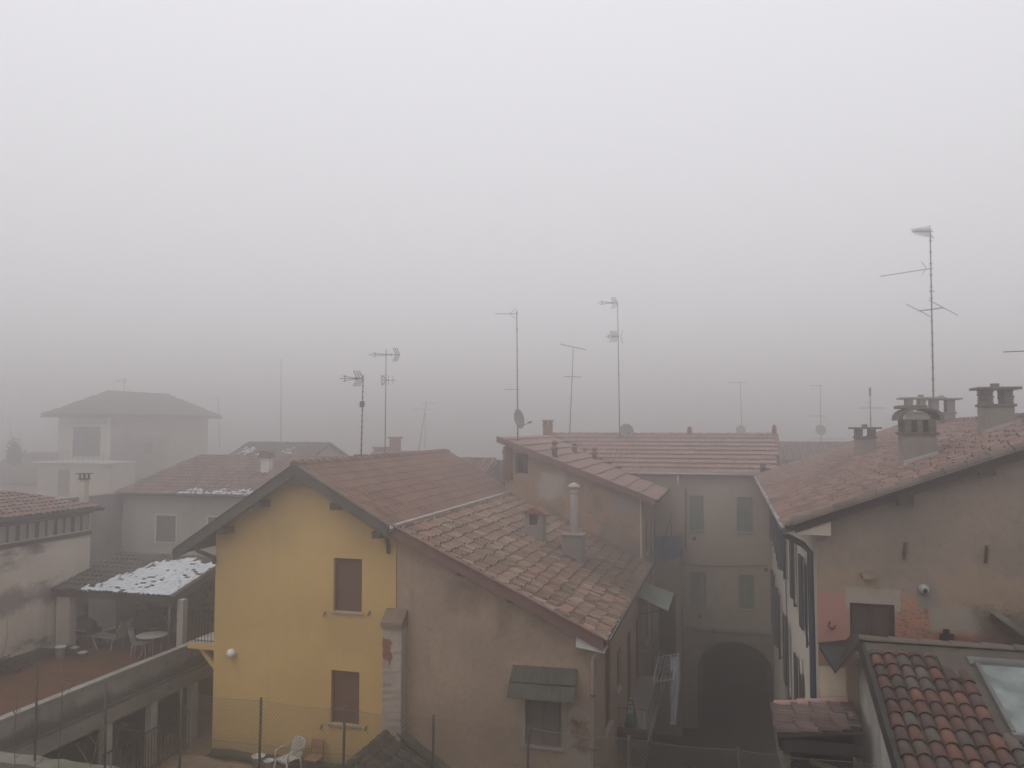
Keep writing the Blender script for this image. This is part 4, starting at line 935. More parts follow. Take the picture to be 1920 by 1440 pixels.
tile_field(mb, O, U, Vv, poly, .095, .15, h=.022, n=3, jit=.012, lift=.066, test=snowtest, taper=1.0, over=.035, step=.006)
tile_field(mb, O, U, Vv, poly, .19, .15, h=.072, n=4, jit=.006, lift=.012, test=snowtest, taper=1.0, over=.03, step=.006)
mb.build('snow', M.snow, ro)['kind'] = 'stuff'
m = MB(); m.bar((PX0, PY0+.1, PZ0-.16), (PX1, PY0+.1, PZ0-.16), .12, .14); m.bar((PX1-.1, PY0+.17, PZ0-.15), (PX1-.1, PY1, PZ1-.14), .12, .14); m.bar((PX0+.1, PY0+.17, PZ0-.15), (PX0+.1, PY1, PZ1-.14), .12, .14); m.build('beam', M.wood, P)
m = MB(); m.box((-21.9, PY0+.15, TZ+.021), (-21.35, PY0+.45, PZ0-.2)); m.build('column', M.cream, P)
p = PY(341, 1160, PY0+.3); m = MB(); m.box((p.x-.11, PY0+.2, TZ+.021), (p.x+.11, PY0+.42, PZ0-.12)); m.build('column', M.greyold, P)
m = MB(); m.tube([(p.x-.33, PY0+.12, TZ+.02), (p.x-.33, PY0+.12, PZ0-.2)], .03, 6); m.build('downpipe', M.galv, P)
m = MB(); m.box((-22, PY1-.1, TZ+.021), (PX1, PY1, PZ1-.1)); m.build('wall', M.moss, P)  # darker concrete here puts the canopy's shade into the wall colour
def blob_plant(name, label, c, r, n, mat=None, pot=True, cat='plant', h=.8, grp=None, sz=.12):
    root = thing(name, label, cat, c, grp); c = V3(c)
    m = MB()
    if pot: m.lathe(c, [(.10, 0), (.16, .24), (.18, .25), (.18, .28), (.1, .27)], 12); m.build('pot', M.terracotta, root); c = c+V3((0, 0, .25))
    m = MB()
    for i in range(5): m.tube([c, c+V3((random.uniform(-r, r)*.5, random.uniform(-r, r)*.5, h*.5)), c+V3((random.uniform(-r, r), random.uniform(-r, r), h))], .012, 4, 0, .004)
    m.build('stem', M.stem, root)
    m = MB()
    for i in range(n):
        a = V3((random.gauss(0, .45), random.gauss(0, .45), random.gauss(.55, .25)))
        m.leaf(c+V3((a.x*r, a.y*r, max(.03, a.z*h))), sz*random.uniform(.6, 1.2))
    m.build('foliage', mat or M.leaf, root)
    return root
def at_terr(px, py): return PZ(px, py, TZ+.02)
q = at_terr(300, 1215); blob_plant('potted_shrub', 'large dark shrub filling the shade at the back of the canopy', (-18.2, 24.3, TZ+.02), .75, 420, h=1.6, sz=.2)
blob_plant('potted_shrub', 'dark leafy shrub against the back wall of the canopy, left of the larger one', (-19.9, 24.4, TZ+.02), .5, 240, h=1.15, sz=.18)
# tables and chairs on the terrace
def round_table(c, r, h, label, grp):
    root = thing('round_table', label, 'table', c, grp); c = V3(c)
    m = MB(); m.lathe(c, [(r*.97, h-.03), (r, h-.02), (r, h), (r*.96, h+.004)], 28); m.build('tabletop', M.tablem, root)
    for k in range(4):
        a = R(45+90*k); d = V3((math.cos(a), math.sin(a), 0)); m = MB()
        m.tube([c+d*r*.75+V3((0, 0, h-.03)), c+d*r*.55+V3((0, 0, h*.55)), c+d*r*.6+V3((0, 0, h*.2)), c+d*r*.85+V3((0, 0, 0))], .016, 6); m.build('leg', M.tablem, root)
    return root
c = PZ(285, 1190, TZ+.74); round_table((c.x, c.y, TZ+.02), .47, .72, 'round grey metal table near the parapet under the canopy', None)
def wire_chair(c, rot, label, mat, seat_h=.44, grp=None):
    root = thing('garden_chair', label, 'chair', c, grp); root.rotation_euler = (0, 0, 0)
    c = V3(c); fx = V3((math.cos(rot), math.sin(rot), 0)); fy = V3((-fx.y, fx.x, 0)); g = lambda a, b, z: c+fx*a+fy*b+V3((0, 0, z))
    m = MB()
    for i in range(8): b = -.2+i*.4/7; m.bar(g(-.2, b, seat_h), g(.2, b, seat_h), .035, .014)
    m.bar(g(.2, -.22, seat_h), g(.2, .22, seat_h), .03, .03); m.bar(g(-.2, -.22, seat_h), g(-.2, .22, seat_h), .03, .03); m.build('seat', mat, root)
    m = MB()
    for i in range(7): b = -.18+i*.36/6; m.bar(g(-.2, b, seat_h+.03), g(-.3, b, seat_h+.42), .03, .012)
    m.tube([g(-.2, -.21, seat_h), g(-.31, -.21, seat_h+.44), g(-.32, 0, seat_h+.5), g(-.31, .21, seat_h+.44), g(-.2, .21, seat_h)], .016, 6); m.build('backrest', mat, root)
    for a, b in ((.19, .2), (.19, -.2), (-.2, .2), (-.2, -.2)):
        m = MB(); m.tube([g(a, b, seat_h), g(a*1.15, b*1.1, 0)], .017, 6); m.build('leg', mat, root)
    return root
c = at_terr(263, 1232); wire_chair((c.x, c.y, TZ+.02), R(25), 'pale slatted garden chair pulled up to the round table on the terrace', M.tablem)
c = at_terr(205, 1215)
root = thing('deck_lounger', 'pale folding lounger standing in the shade at the middle of the canopy', 'lounger', (c.x, c.y, TZ+.02)); b0 = V3((c.x, c.y, TZ+.02))
m = MB()
for i in range(7): m.bar(b0+V3((-.5+i*.14, -.28, .42-.01*i)), b0+V3((-.5+i*.14, .28, .42-.01*i)), .09, .02)
m.build('seat', M.tablem, root)
m = MB()
for i in range(5): m.bar(b0+V3((.42+i*.06, -.28, .40+i*.13)), b0+V3((.42+i*.06, .28, .40+i*.13)), .03, .10)
m.build('backrest', M.tablem, root)
for sx, sy in ((-.45, -.26), (-.45, .26), (.35, -.26), (.35, .26)):
    m = MB(); m.bar(b0+V3((sx, sy, .4)), b0+V3((sx*.7+.05, sy, 0)), .035, .03); m.build('leg', M.tablem, root)
# clutter by the wall
c = at_terr(133, 1218)
root = thing('covered_barbecue', 'dark covered barbecue standing beside the wall at the left end of the canopy', 'barbecue', (c.x, c.y+.4, TZ+.02)); b0 = V3((c.x+.1, c.y+.5, TZ+.02))
m = MB(); m.box(b0+V3((-.45, -.25, .45)), b0+V3((.45, .25, .62))); m.sphere(b0+V3((0, 0, .68)), .36, 14, 0, .03, (1.15, .75, .75)); m.build('lid', M.gutterdark, root, .02)
for sx in (-.4, .4):
    for sy in (-.2, .2): m = MB(); m.bar(b0+V3((sx, sy, 0)), b0+V3((sx, sy, .46)), .04, .04); m.build('leg', M.iron, root)
m = MB(); m.bar(b0+V3((-.3, -.3, .58)), b0+V3((.3, -.3, .58)), .03, .03); m.build('handle', M.tablem, root)
for k, (px, py, r, h, mt, lb) in enumerate(((113, 1234, .16, .34, M.bucket, 'pale bucket at the foot of the left canopy column'), (130, 1226, .10, .30, M.fibre, 'slim pale green canister in front of the barbecue'), (140, 1228, .13, .22, M.tablem, 'low grey tub in front of the barbecue'), (155, 1230, .14, .10, M.plastic, 'shallow white basin on the terrace floor right of the barbecue'))):
    c = at_terr(px, py); m = MB(); m.lathe((c.x, c.y, TZ+.021), [(r*.8, 0), (r, h), (r*1.08, h+.005), (r*1.08, h+.03), (r*.92, h+.03), (r*.85, h*.4)], 14)
    tag(m.build(('bucket', 'canister', 'tub', 'basin')[k], mt), lb, ('bucket', 'canister', 'tub', 'basin')[k])
c = at_terr(15, 1262); blob_plant('low_bush', 'low round dark bush at the foot of the mouldy wall', (c.x, c.y, TZ+.02), .42, 320, pot=False, h=.42, cat='bush')
c = at_terr(52, 1240); m = MB(); m.box((-22, 14, TZ+.021), (-21.2, 21.6, TZ+.16)); tag(m.build('flower_bed', M.soil), 'narrow dark soil bed along the foot of the mouldy wall', 'flower bed')
root = thing('bare_sapling', 'thin bare sapling rising against the mouldy wall at the left edge', 'sapling', (-21.5, 17.6, TZ+.16)); m = MB(); a = PX(2, 1240, -21.4); b = PX(14, 1160, -21.4)
m.tube([a, a.lerp(b, .5)+V3((0, .1, 0)), b], .014, 5, 0, .004); m.tube([a.lerp(b, .4), a.lerp(b, .75)+V3((0, .25, 0))], .007, 4, 0, .003); m.build('stem', M.stem, root)

# long mouldy-walled house (D)
D = thing('long_side_house', 'long cream house with mould stains and a row of upper windows at the left edge', 'house', (-22, 19, 0))
DX, DE, DB, DS = -22.0, 23.55, 9.36, 9.93
m = MB(); pt = FXp(DX)
m.face_holes([(10, TZ-2), (DE, TZ-2), (DE, 10.12), (10, 10.12)], [[(10.2, DB), (DE-.05, DB), (DE-.05, DS), (10.2, DS)]], pt, .12)
m.add([(DX, DE, 3), (-27.4, DE, 3), (-27.4, DE, 10.1), (-24.5, DE, 10.6), (DX, DE, 10.12), (-27.4, 10, 3), (-27.4, 10, 10.1)], [(0, 1, 2, 3, 4), (1, 5, 6, 2)]); m.build('wall', M.dwall, D)
for i in range(18):
    y0_ = 10.2+i*.74; y1_ = min(y0_+.74, DE-.05)
    if y1_-y0_ < .2: continue
    m = MB(); ptbox(m, pt, y0_, DB, -.12, y0_+.09, DS, -.03); ptbox(m, pt, y0_+.40, DB, -.12, y0_+.44, DS, -.05); ptbox(m, pt, y0_+.09, DS-.05, -.12, y1_, DS, -.04)
    w = m.build('window', M.wood, D); m = MB(); ptbox(m, pt, y0_+.09, DB, -.13, y1_, DS-.05, -.10); m.build('pane', plain('milky_pane', (.36, .34, .31), .5, 0, .2) if i == 0 else bpy.data.materials['milky_pane'], w)
m = MB(); ptbox(m, pt, 10.1, DB-.16, .001, DE, DB-.03, .06); ptbox(m, pt, 10.1, DS+.02, .001, DE, 10.10, .05); m.build('timber_band', M.wood, D)
dr_ = [(-21.65, 10, 10.16), (-21.65, DE+.15, 10.16), (-24.5, DE-1.2, 10.75), (-24.5, 10, 10.75)]
roof_plane(dr_, (0, 1, 0), M.t_h, D, .21, .36, .12, n=4, h=.06, jit=.015)
m = MB(); slab(m, [(-21.65, DE+.15, 10.16), (-27.5, DE+.15, 10.16), (-24.5, DE-1.2, 10.75)], .1); slab(m, [(-27.5, DE+.15, 10.16), (-27.5, 10, 10.16), (-24.5, 10, 10.75), (-24.5, DE-1.2, 10.75)], .1); m.build('roof', M.t_brown, D)
m = MB(); m.tube([(-21.6, 10, 10.1), (-21.6, DE+.15, 10.1)], .06, 8); m.build('gutter', M.gutterdark, D)
# slender chimney at its end
p = PX(157, 945, -22.6); zt = PX(157, 893, -22.6).z
m = MB(); m.box((p.x-.11, p.y-.11, 9.4), (p.x+.11, p.y+.11, zt-.12)); m.box((p.x-.15, p.y-.15, zt-.12), (p.x+.15, p.y+.15, zt-.08), 1)
for sx in (-.1, .1):
    for sy in (-.1, .1): m.box((p.x+sx-.03, p.y+sy-.03, zt-.08), (p.x+sx+.03, p.y+sy+.03, zt+.08), 1)
m.box((p.x-.22, p.y-.2, zt+.08), (p.x+.2, p.y+.2, zt+.115), 1); m.build('chimney', [M.cream, M.brickdk], D)

# grey house (E) behind the canopy
E_ = thing('grey_side_house', 'grey house with white framed windows and a low red roof behind the canopy', 'house', (-25, 33, 0))
EY = 33.0; ex0 = PY(231, 925, EY).x; ez = 9.86; ex1 = -11.0; ry = 36.8; rz = 11.5
ew = [rectY(294, 966, 329, 1017, EY)]; ww = ew[0][2]-ew[0][0]; gap = PY(391, 966, EY).x-ew[0][0]
ew += [(ew[0][0]+gap*k, ew[0][1], ew[0][2]+gap*k, ew[0][3]) for k in (1, 2, 3)]
m = MB(); m.face_holes([(ex0, 0), (ex1, 0), (ex1, ez-.1), (ex0, ez-.1)], [rc(w) for w in ew], FY(EY), .1)
m.add([(ex0, EY, 0), (ex0, 40, 0), (ex0, 40, ez-.1), (ex0, EY, ez-.1), (ex1, EY, 0), (ex1, 40, 0), (ex1, 40, ez), (ex1, ry, rz-.1), (ex1, EY, ez-.1)], [(0, 1, 2, 3), (4, 5, 6, 7, 8)]); m.build('wall', M.greyold, E_)
for w in ew: window(E_, FY(EY), w, M.sh_grey, .06, 2, 20, frame=M.trim, fw=.08, sill_mat=M.trim)
rxl = PY(375, 860, ry).x
ec = [(ex0-.2, EY-.4, ez-.08), (ex1, EY-.4, ez-.08), (ex1, ry, rz), (rxl, ry, rz)]
ro2, (O, U, Vv, N, poly) = roof_plane(ec, (1, 0, 0), M.t_h, E_, .2, .36, .1, n=4, h=.06, jit=.015)
mb = MB(); Lv = (V3(ec[3])-V3(ec[0])).length
tile_field(mb, O, U, Vv, poly, .11, .14, h=.03, n=3, lift=.062, jit=.03, test=lambda u, v: 3.6 < u < 9.5 and v < .18+.38*math.sin(u*2.3+1)**4 and random.random() < .5); mb.build('snow', M.snow, ro2)['kind'] = 'stuff'
m = MB(); slab(m, [(ex0-.2, EY-.4, ez-.08), (rxl, ry, rz), (rxl, ry+.05, rz), (ex0-.2, 40.4, ez-.08)], .1); slab(m, [(rxl, ry, rz), (ex1, ry, rz), (ex1, 40.4, ez-.08), (ex0-.2, 40.4, ez-.08)], .1); m.build('roof', M.t_brown, E_)
m = MB(); m.tube([(ex0-.2, EY-.45, ez-.1), (ex1, EY-.45, ez-.1)], .07, 8); m.build('gutter', M.gutterdark, E_)
no, nn = V3((ex0, EY-.4, ez-.08)), V3((0, -(rz-ez+.08)/(ry-EY+.4), 1)).normalized()
p = PP(500, 884, no, nn); m = MB(); zt = PY(500, 858, p.y).z
m.box((p.x-.22, p.y-.2, p.z-.4), (p.x+.22, p.y+.2, zt)); m.box((p.x-.34, p.y-.3, zt), (p.x+.34, p.y+.3, zt+.1), 1); m.box((p.x-.28, p.y-.24, zt+.1), (p.x+.28, p.y+.24, zt+.25), 1); m.prism([(p.x-.45, p.y-.35, zt+.25), (p.x+.45, p.y-.35, zt+.25), (p.x+.2, p.y-.35, zt+.36), (p.x-.2, p.y-.35, zt+.36)], (0, .7, 0), 1); m.build('chimney', [M.trim, M.brickdk], E_)
# stained link wall
m = MB(); m.box((ex0-.25, 26.5, 0), (ex0-.002, EY-.002, 9.72)); m.box((ex0-.33, 26.4, 9.72), (ex0+.1, EY-.5, 9.80))
tag(m.build('stained_wall', M.concrete), 'tall dark stained wall running back to the grey house, behind the slender chimney', 'wall')

# ================================================================== far houses in the mist
def simple_windows(house, Y, rects, mat, frame=None):
    for r_ in rects: window(house, FY(Y), r_, mat, .08, 2, 12, frame=frame)
F = thing('tower_house', 'pale square tower house with hipped roof and shuttered balcony door in the mist', 'house', (-57, 60, 0))
KF = 60/44; FYY = 60.0; fx0, fx1 = PY(110, 780, FYY).x, PY(208, 780, FYY).x; fz = PY(160, 779, FYY).z; fy1 = 54.2*KF
dw = rectY(137, 800, 188, 855, FYY)
sw = [(47.2*KF, 10.4, 48.0*KF, 11.5), (46.3*KF, 7.0, 47.0*KF, 8.2)]
m = MB(); m.face_holes([(fx0, 0), (fx1, 0), (fx1, fz), (fx0, fz)], [rc(dw)], FY(FYY), .15)
m.face_holes([(FYY, 0), (fy1, 0), (fy1, fz), (FYY, fz)], [rc(s) for s in sw], FXp(fx1), .15, 1); m.add([(fx0, FYY, 0), (fx0, fy1, 0), (fx0, fy1, fz), (fx0, FYY, fz), (fx1, fy1, 0), (fx1, fy1, fz)], [(0, 1, 2, 3), (1, 4, 5, 2)])
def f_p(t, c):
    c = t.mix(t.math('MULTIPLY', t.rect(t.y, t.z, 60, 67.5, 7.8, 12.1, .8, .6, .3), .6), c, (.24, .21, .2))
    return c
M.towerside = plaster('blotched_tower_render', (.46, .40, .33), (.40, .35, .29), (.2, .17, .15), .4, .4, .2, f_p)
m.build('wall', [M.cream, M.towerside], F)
window(F, FY(FYY), dw, M.sh_navy, .1, 2, 16, frame=M.trim, fw=.12); 
m = MB(); m.box((dw[0]-.3, FYY-.25, dw[3]+.25), (dw[2]+.5, FYY-.002, dw[3]+.55)); m.build('lintel', M.greyold, F)
for s in sw: window(F, FXp(fx1), s, M.sh_grey, .1, 1, 10)
m = MB(); m.box((fx1-.25, FYY-.04, 0), (fx1+.04, FYY-.001, fz)); m.build('quoin', M.trim, F)
o_ = .75*KF; a0, a1, b0, b1 = fx0-o_, fx1+o_, FYY-o_, fy1+o_; cxm = (a0+a1)/2; hw = (a1-a0)/2; fzr = PY(205, 733, 46.5*KF).z; fe = fz+.1
Q = [V3(q) for q in ((a0, b0, fe), (a1, b0, fe), (a1, b1, fe), (a0, b1, fe), (cxm, b0+hw, fzr), (cxm, b1-hw, fzr))]
roof_plane([Q[0], Q[1], Q[4]], (1, 0, 0), M.t_brown, F, .3, .5, .1, n=3, h=.07); roof_plane([Q[1], Q[2], Q[5], Q[4]], (0, 1, 0), M.t_brown, F, .3, .5, .1, n=3, h=.07)
m = MB(); slab(m, [Q[2], Q[3], Q[5]], .1); slab(m, [Q[3], Q[0], Q[4], Q[5]], .1); m.build('roof', M.t_brown, F)
m = MB(); m.box((a0, b0, fe-.26), (a1, b1, fe-.1)); m.build('eaves', M.fascia, F)
# lower annex with terrace
AY = 57.0; an = rectY(72, 868, 203, 1010, AY); az = an[3]
ad = (PY(109, 880, AY).x, PY(120, 930, AY).z, PY(131, 880, AY).x, PY(120, 882, AY).z)
m = MB(); m.face_holes([(an[0], 0), (an[2], 0), (an[2], az), (an[0], az)], [rc(ad)], FY(AY), .12); m.add([(an[0], AY, 0), (an[0], FYY, 0), (an[0], FYY, az), (an[0], AY, az), (an[2], AY, 0), (an[2], FYY, 0), (an[2], FYY, az), (an[2], AY, az)], [(0, 1, 2, 3), (4, 5, 6, 7), (3, 7, 6, 2)]); m.build('annex', M.cream, F)
window(F, FY(AY), ad, M.sh_grey, .1, 1, 14, sill=False)
m = MB(); m.box((an[0]-.3, AY-.4, az), (an[2]+.2, FYY-.01, az+.14)); m.build('balcony', M.trim, F)
m = MB()
for z in (az+.95, az+.5): m.bar((an[0]-.25, AY-.35, z), (an[2]+.15, AY-.35, z), .04, .04)
for i in range(16): x = an[0]-.25+i*(an[2]-an[0]+.4)/15; m.bar((x, AY-.35, az+.14), (x, AY-.35, az+.95), .03, .03)
m.build('railing', M.galv, F)

def far_house(name, label, x0, x1, y0, y1, ze, zr_, wm, rm, axis='x', z0=0, wins=(), ov=.3, snow=None):
    h = thing(name, label, 'house', ((x0+x1)/2, y0, 0))
    m = MB()
    if axis == 'x':
        ym = (y0+y1)/2
        m.face_holes([(x0, z0), (x1, z0), (x1, ze), (x0, ze)], [rc(w) for w in wins], FY(y0), .1)
        for x in (x0, x1): m.add([(x, y0, z0), (x, y1, z0), (x, y1, ze), (x, ym, zr_-.1), (x, y0, ze)], [(0, 1, 2, 3, 4)])
        m.add([(x0, y1, z0), (x1, y1, z0), (x1, y1, ze), (x0, y1, ze)], [(0, 1, 2, 3)])
        q = [(x0-ov, y0-ov, ze-.05), (x1+ov, y0-ov, ze-.05), (x1+ov, ym, zr_), (x0-ov, ym, zr_)]; d = (1, 0, 0)
        q2 = [(x0-ov, y1+ov, ze-.05), (x1+ov, y1+ov, ze-.05), (x1+ov, ym, zr_), (x0-ov, ym, zr_)]
    else:
        xm = (x0+x1)/2
        m.face_holes([(x0, z0), (x1, z0), (x1, ze), (xm, zr_-.1), (x0, ze)], [rc(w) for w in wins], FY(y0), .1)
        m.add([(x0, y0, z0), (x0, y1, z0), (x0, y1, ze), (x0, y0, ze)], [(0, 1, 2, 3)]); m.add([(x1, y0, z0), (x1, y1, z0), (x1, y1, ze), (x1, y0, ze)], [(0, 1, 2, 3)])
        q = [(x1+ov, y0-ov, ze-.05), (x1+ov, y1+ov, ze-.05), (xm, y1+ov, zr_), (xm, y0-ov, zr_)]; d = (0, 1, 0)
        q2 = [(x0-ov, y0-ov, ze-.05), (x0-ov, y1+ov, ze-.05), (xm, y1+ov, zr_), (xm, y0-ov, zr_)]
    m.build('wall', wm, h)
    for w in wins: window(h, FY(y0), w, M.sh_grey, .08, 2, 12)
    r_, fr = roof_plane(q, d, rm, h, .24, .42, .12, n=3, h=.07, jit=.015)
    m = MB(); slab(m, q2, .12); m.build('roof', rm, h)
    if snow:
        mb = MB(); O, U, Vv, N, poly = fr; tile_field(mb, O, U, Vv, poly, .14, .2, h=.03, n=3, lift=.075, jit=.04, test=snow); mb.build('snow', M.snow, r_)['kind'] = 'stuff'
    return h
p = PY(430, 862, 44); q = PY(575, 862, 44); rz_ = PY(500, 829, 46.5).z
G = far_house('dark_roofed_house', 'house with dark mossy roof and patches of snow above the grey house', p.x, q.x, 43.5, 49.5, PY(500, 866, 44).z, rz_, M.pinkish, M.t_dark, 'x',
              snow=lambda u, v: v < 2.3 and random.random() < max(.08, .62-1.1*abs(math.sin((u-1.1)*1.05)))*(1 if u < 4 else .15))
a = PY(870, 864, 38); b = PY(938, 864, 38)
far_house('back_house', 'low house with a dark tiled roof between the yellow house and the brick wing', -11.0, -9.1, 33.0, 43.0, PY(900, 925, 33).z, PY(900, 863, 38).z, M.greyold, M.t_brown, 'x')
a = PY(690, 850, 47); b = PY(800, 850, 47)
B_ = far_house('misty_house', 'faint reddish house just above the ridge of the yellow roof', a.x, b.x, 46, 51, PY(760, 880, 46).z, PY(765, 846, 48.5).z, M.pinkish, M.t_h, 'x')
for px, pt_, w_ in ((716, 838, .42), (741, 819, .28)):
    p = PY(px, 850, 48.5); zt = PY(px, pt_, 48.5).z; m = MB(); m.box((p.x-w_, 48.2, p.z-.6), (p.x+w_, 48.8, zt-.12)); m.box((p.x-w_-.08, 48.1, zt-.12), (p.x+w_+.08, 48.9, zt)); m.build('chimney', M.brickred, B_)
a = PY(1440, 836, 50); b = PY(1600, 836, 50)
far_house('low_roofed_house', 'faint house roof between the grey house and the long red roof', a.x, b.x+2, 50, 57, PY(1500, 862, 50).z, PY(1520, 828, 53.5).z, M.greyold, M.t_brown, 'x')
a = PY(-60, 900, 64); b = PY(98, 900, 64)
far_house('misty_side_house', 'brownish house fading into the fog left of the tower house', a.x, b.x, 64, 76, PY(30, 905, 64).z, PY(30, 849, 70).z, M.pinkish, M.t_brown, 'x')
p = PY(26, 850, 61)
blob_plant('round_tree', 'round dark treetop showing above the misty roof at the left edge', (p.x, 61, PY(26, 872, 61).z), .62, 900, pot=False, h=2.1, cat='tree', sz=.3)

# ================================================================== aerials
NL, NR = LEFT, RIGHT
Yp = 24.3
b = PY(677, 862, Yp); t_ = PY(681, 703, Yp); r_ = mast('pole aerial with three swept rods on a small chimney of the yellow roof', b, t_, .022, 14)
aerial(r_, tri_yagi, t_-V3((0, 0, .12)), LEFT, .78, .009, 3, .26)
q = PY(679, 758, Yp); aerial(r_, lambda m: (m.box(q-V3((.06, .05, .1)), q+V3((.06, .05, .1))), m.bar(q-RIGHT*.12, q+RIGHT*.12, .02, .02), m.bar(q-RIGHT*.1+V3((0, 0, -.1)), q+RIGHT*.1+V3((0, 0, .1)), .015, .015)), name='amplifier')
p = PY(677, 858, Yp)
m = MB(); m.box((p.x-.2, Yp-.15, p.z-.4), (p.x+.2, Yp+.15, p.z+.1)); tag(m.build('chimney_stub', M.brickred), 'small brick stub on the yellow house ridge carrying the pole aerial', 'chimney')
Y = 36
b = PY(722, 850, Y); t_ = PY(724, 655, Y); r_ = mast('tall thin mast with long three boom aerial behind the yellow roof ridge', b, t_, .028)
aerial(r_, tri_yagi, PY(750, 665, Y), LEFT, 1.55, .011, 3, .34); c = PY(718, 713, Y); aerial(r_, lambda m: (yagi(m, c-RIGHT*.05, RIGHT, .65, 3, .5, UP, .011), m.bar(c-RIGHT*.05-UP*.25, c-RIGHT*.05+UP*.25, .04, .04), m.bar(c+UP*.25-RIGHT*.05, c+RIGHT*.2, .04, .03), m.bar(c-UP*.25-RIGHT*.05, c+RIGHT*.2, .04, .03)))
Y = 64; b = PY(527, 830, Y); t_ = PY(527, 672, Y); r_ = mast('faint bare mast rising above the dark snowy roof', b-V3((0, 0, .6)), t_, .035); aerial(r_, lambda m: m.bar(t_-V3((0, 0, .5))-RIGHT*.15, t_-V3((0, 0, .5))+RIGHT*.15, .03, .03))
Y = 31.6
b = PY(971, 830, Y); t_ = PY(969, 583, Y); r_ = mast('mast with one aerial boom and large dish at the corner of the brick wing', b-V3((0, 0, .15)), t_, .026, 6)
aerial(r_, yagi, t_-UP*.12-LEFT*.06, LEFT, .95, 12, .22, FWD, .008); c = PY(971, 730, Y); aerial(r_, yagi, c-LEFT*.06, LEFT, .6, 7, .3, FWD, .007)
aerial(r_, lambda m: [m.bar(t_-UP*.12-LEFT*.0-FWD*.3*s+UP*s*.2, t_-UP*.12+LEFT*.3+FWD*.0, .012, .012) for s in (-1, 1)])
dish(r_, PY(974, 785, Y-.12), .40, RIGHT*.86-FWD*.50+UP*.18, True, PY(971, 795, Y))
Y = 40
b = PY(1068, 818, Y); t_ = PY(1075, 652, Y); r_ = mast('leaning mast with a slanted crossbar behind the grey house ridge', b, t_, .024, 2)
aerial(r_, lambda m: m.bar(PY(1050, 645, Y), PY(1099, 656, Y), .045, .035)); aerial(r_, lambda m: m.bar(PY(1058, 706, Y), PY(1092, 707, Y), .03, .03))
Y = 39.7
b = PY(1162, 820, Y); t_ = PY(1158, 566, Y); r_ = mast('tallest mast on the grey house roof with two stacked triple boom aerials', b, t_, .028, 3)
aerial(r_, tri_yagi, t_-UP*.05, LEFT, 1.0, .010, 3, .28); aerial(r_, tri_yagi, PY(1159, 631, Y), LEFT, .62, .010, 4, .28); c = PY(1164, 632, Y)
aerial(r_, lambda m: [m.bar(c, c+RIGHT*.1+UP*.34*s+RIGHT*.0, .02, .02) for s in (-1, 1)])
dish(r_, PY(1175, 808, Y-.1), .36, -FWD+UP*.2+RIGHT*.15, True, PY(1163, 816, Y))
for (px, pb, pt_, Y, lb, hasd) in ((1388, 812, 714, 66, 'faint mast with a level boom and dish beyond the grey house roof', True), (1538, 862, 722, 62, 'faint mast with dish and crossbars above the distant low roof', True), (1631, 805, 727, 44, 'faint short mast just behind the long red roof', False)):
    b = PY(px+(3 if px < 1500 else 2), pb, Y); t_ = PY(px, pt_, Y); r_ = mast(lb, b, t_, .03, 2)
    if px < 1500: aerial(r_, yagi, PY(px+12, pt_+3, Y), LEFT, 1.55, 11, .3, FWD, .012); c = PY(px, 757, Y); aerial(r_, lambda m: m.bar(c-RIGHT*.6, c+RIGHT*.1, .02, .02))
    elif px < 1600: aerial(r_, yagi, PY(px+4, pt_+1, Y), LEFT, .9, 8, .3, FWD, .012); c = PY(px, 780, Y); aerial(r_, lambda m: m.bar(c-RIGHT*.75, c+RIGHT*.6, .03, .03)); e = PY(px, 823, Y); aerial(r_, lambda m: m.bar(e-RIGHT*.7, e+RIGHT*1.9, .04, .03))
    else: c = PY(px, 765, Y); aerial(r_, lambda m: (m.bar(c-RIGHT*.55, c+RIGHT*.8, .025, .025), m.box(t_-V3((.05, .05, .4)), t_+V3((.05, .05, .0)))))
    if hasd: dish(r_, PY(px+1, 806, Y-.15), .38, -FWD+UP*.25, False, PY(px+2, 815, Y))
Y = 30.7
b = PY(1751, 790, Y); t_ = PY(1744, 432, Y); r_ = mast('tallest aerial mast with three tiers of booms on the long red roof', b, t_, .03, 16)
c = t_-UP*.05; random.seed(4)
def bushy(m):
    m.bar(c+RIGHT*.1, c+LEFT*.62, .03, .03)
    for i in range(9):
        o_ = c+LEFT*(.04+i*.065)
        for s in (-1, 1): m.bar(o_, o_+UP*s*(.26-.018*i)+RIGHT*(.10-.04*i/2)+FWD*.1*s, .022, .022); m.bar(o_, o_+FWD*s*.22+UP*.05, .016, .016)
aerial(r_, bushy)
c2 = PY(1745, 503, Y); aerial(r_, lambda m: (yagi(m, c2+RIGHT*.08, PY(1660, 516, Y)-c2, 1.72, 13, .2, FWD, .009), [m.bar(c2+LEFT*.15, c2+LEFT*.32+UP*s*.25, .012, .012) for s in (-1, 1)]))
c3 = PY(1747, 580, Y)
def vhf(m):
    a, b = PY(1724, 583, Y), PY(1769, 577, Y); m.bar(a, b, .035, .035)
    for p, l in ((a, .62), (b, .68)):
        d = (RIGHT*.92-UP*.36+FWD*.3).normalized(); m.bar(p-d*l, p+d*l, .018, .018)
aerial(r_, vhf)
aerial(r_, lambda m: m.bar(PY(1742, 546, Y), PY(1752, 546, Y), .03, .03))
Y = 20; c = PY(1881, 660, Y); r_ = mast('aerial boom reaching in at the right edge above the chimneys', PY(1990, 800, Y), PY(1990, 640, Y), .025, 4); aerial(r_, yagi, PY(1992, 655, Y), c-PY(1992, 655, Y), (c-PY(1992, 655, Y)).length, 16, .16, FWD, .008)
Y = 64
b = PY(233, 738, Y); t_ = PY(233, 708, Y); r_ = mast('small aerial on top of the tower house roof', b-UP*.15, t_, .035); aerial(r_, tri_yagi, PY(237, 714, Y), LEFT, 1.1, .012, 2, .3)
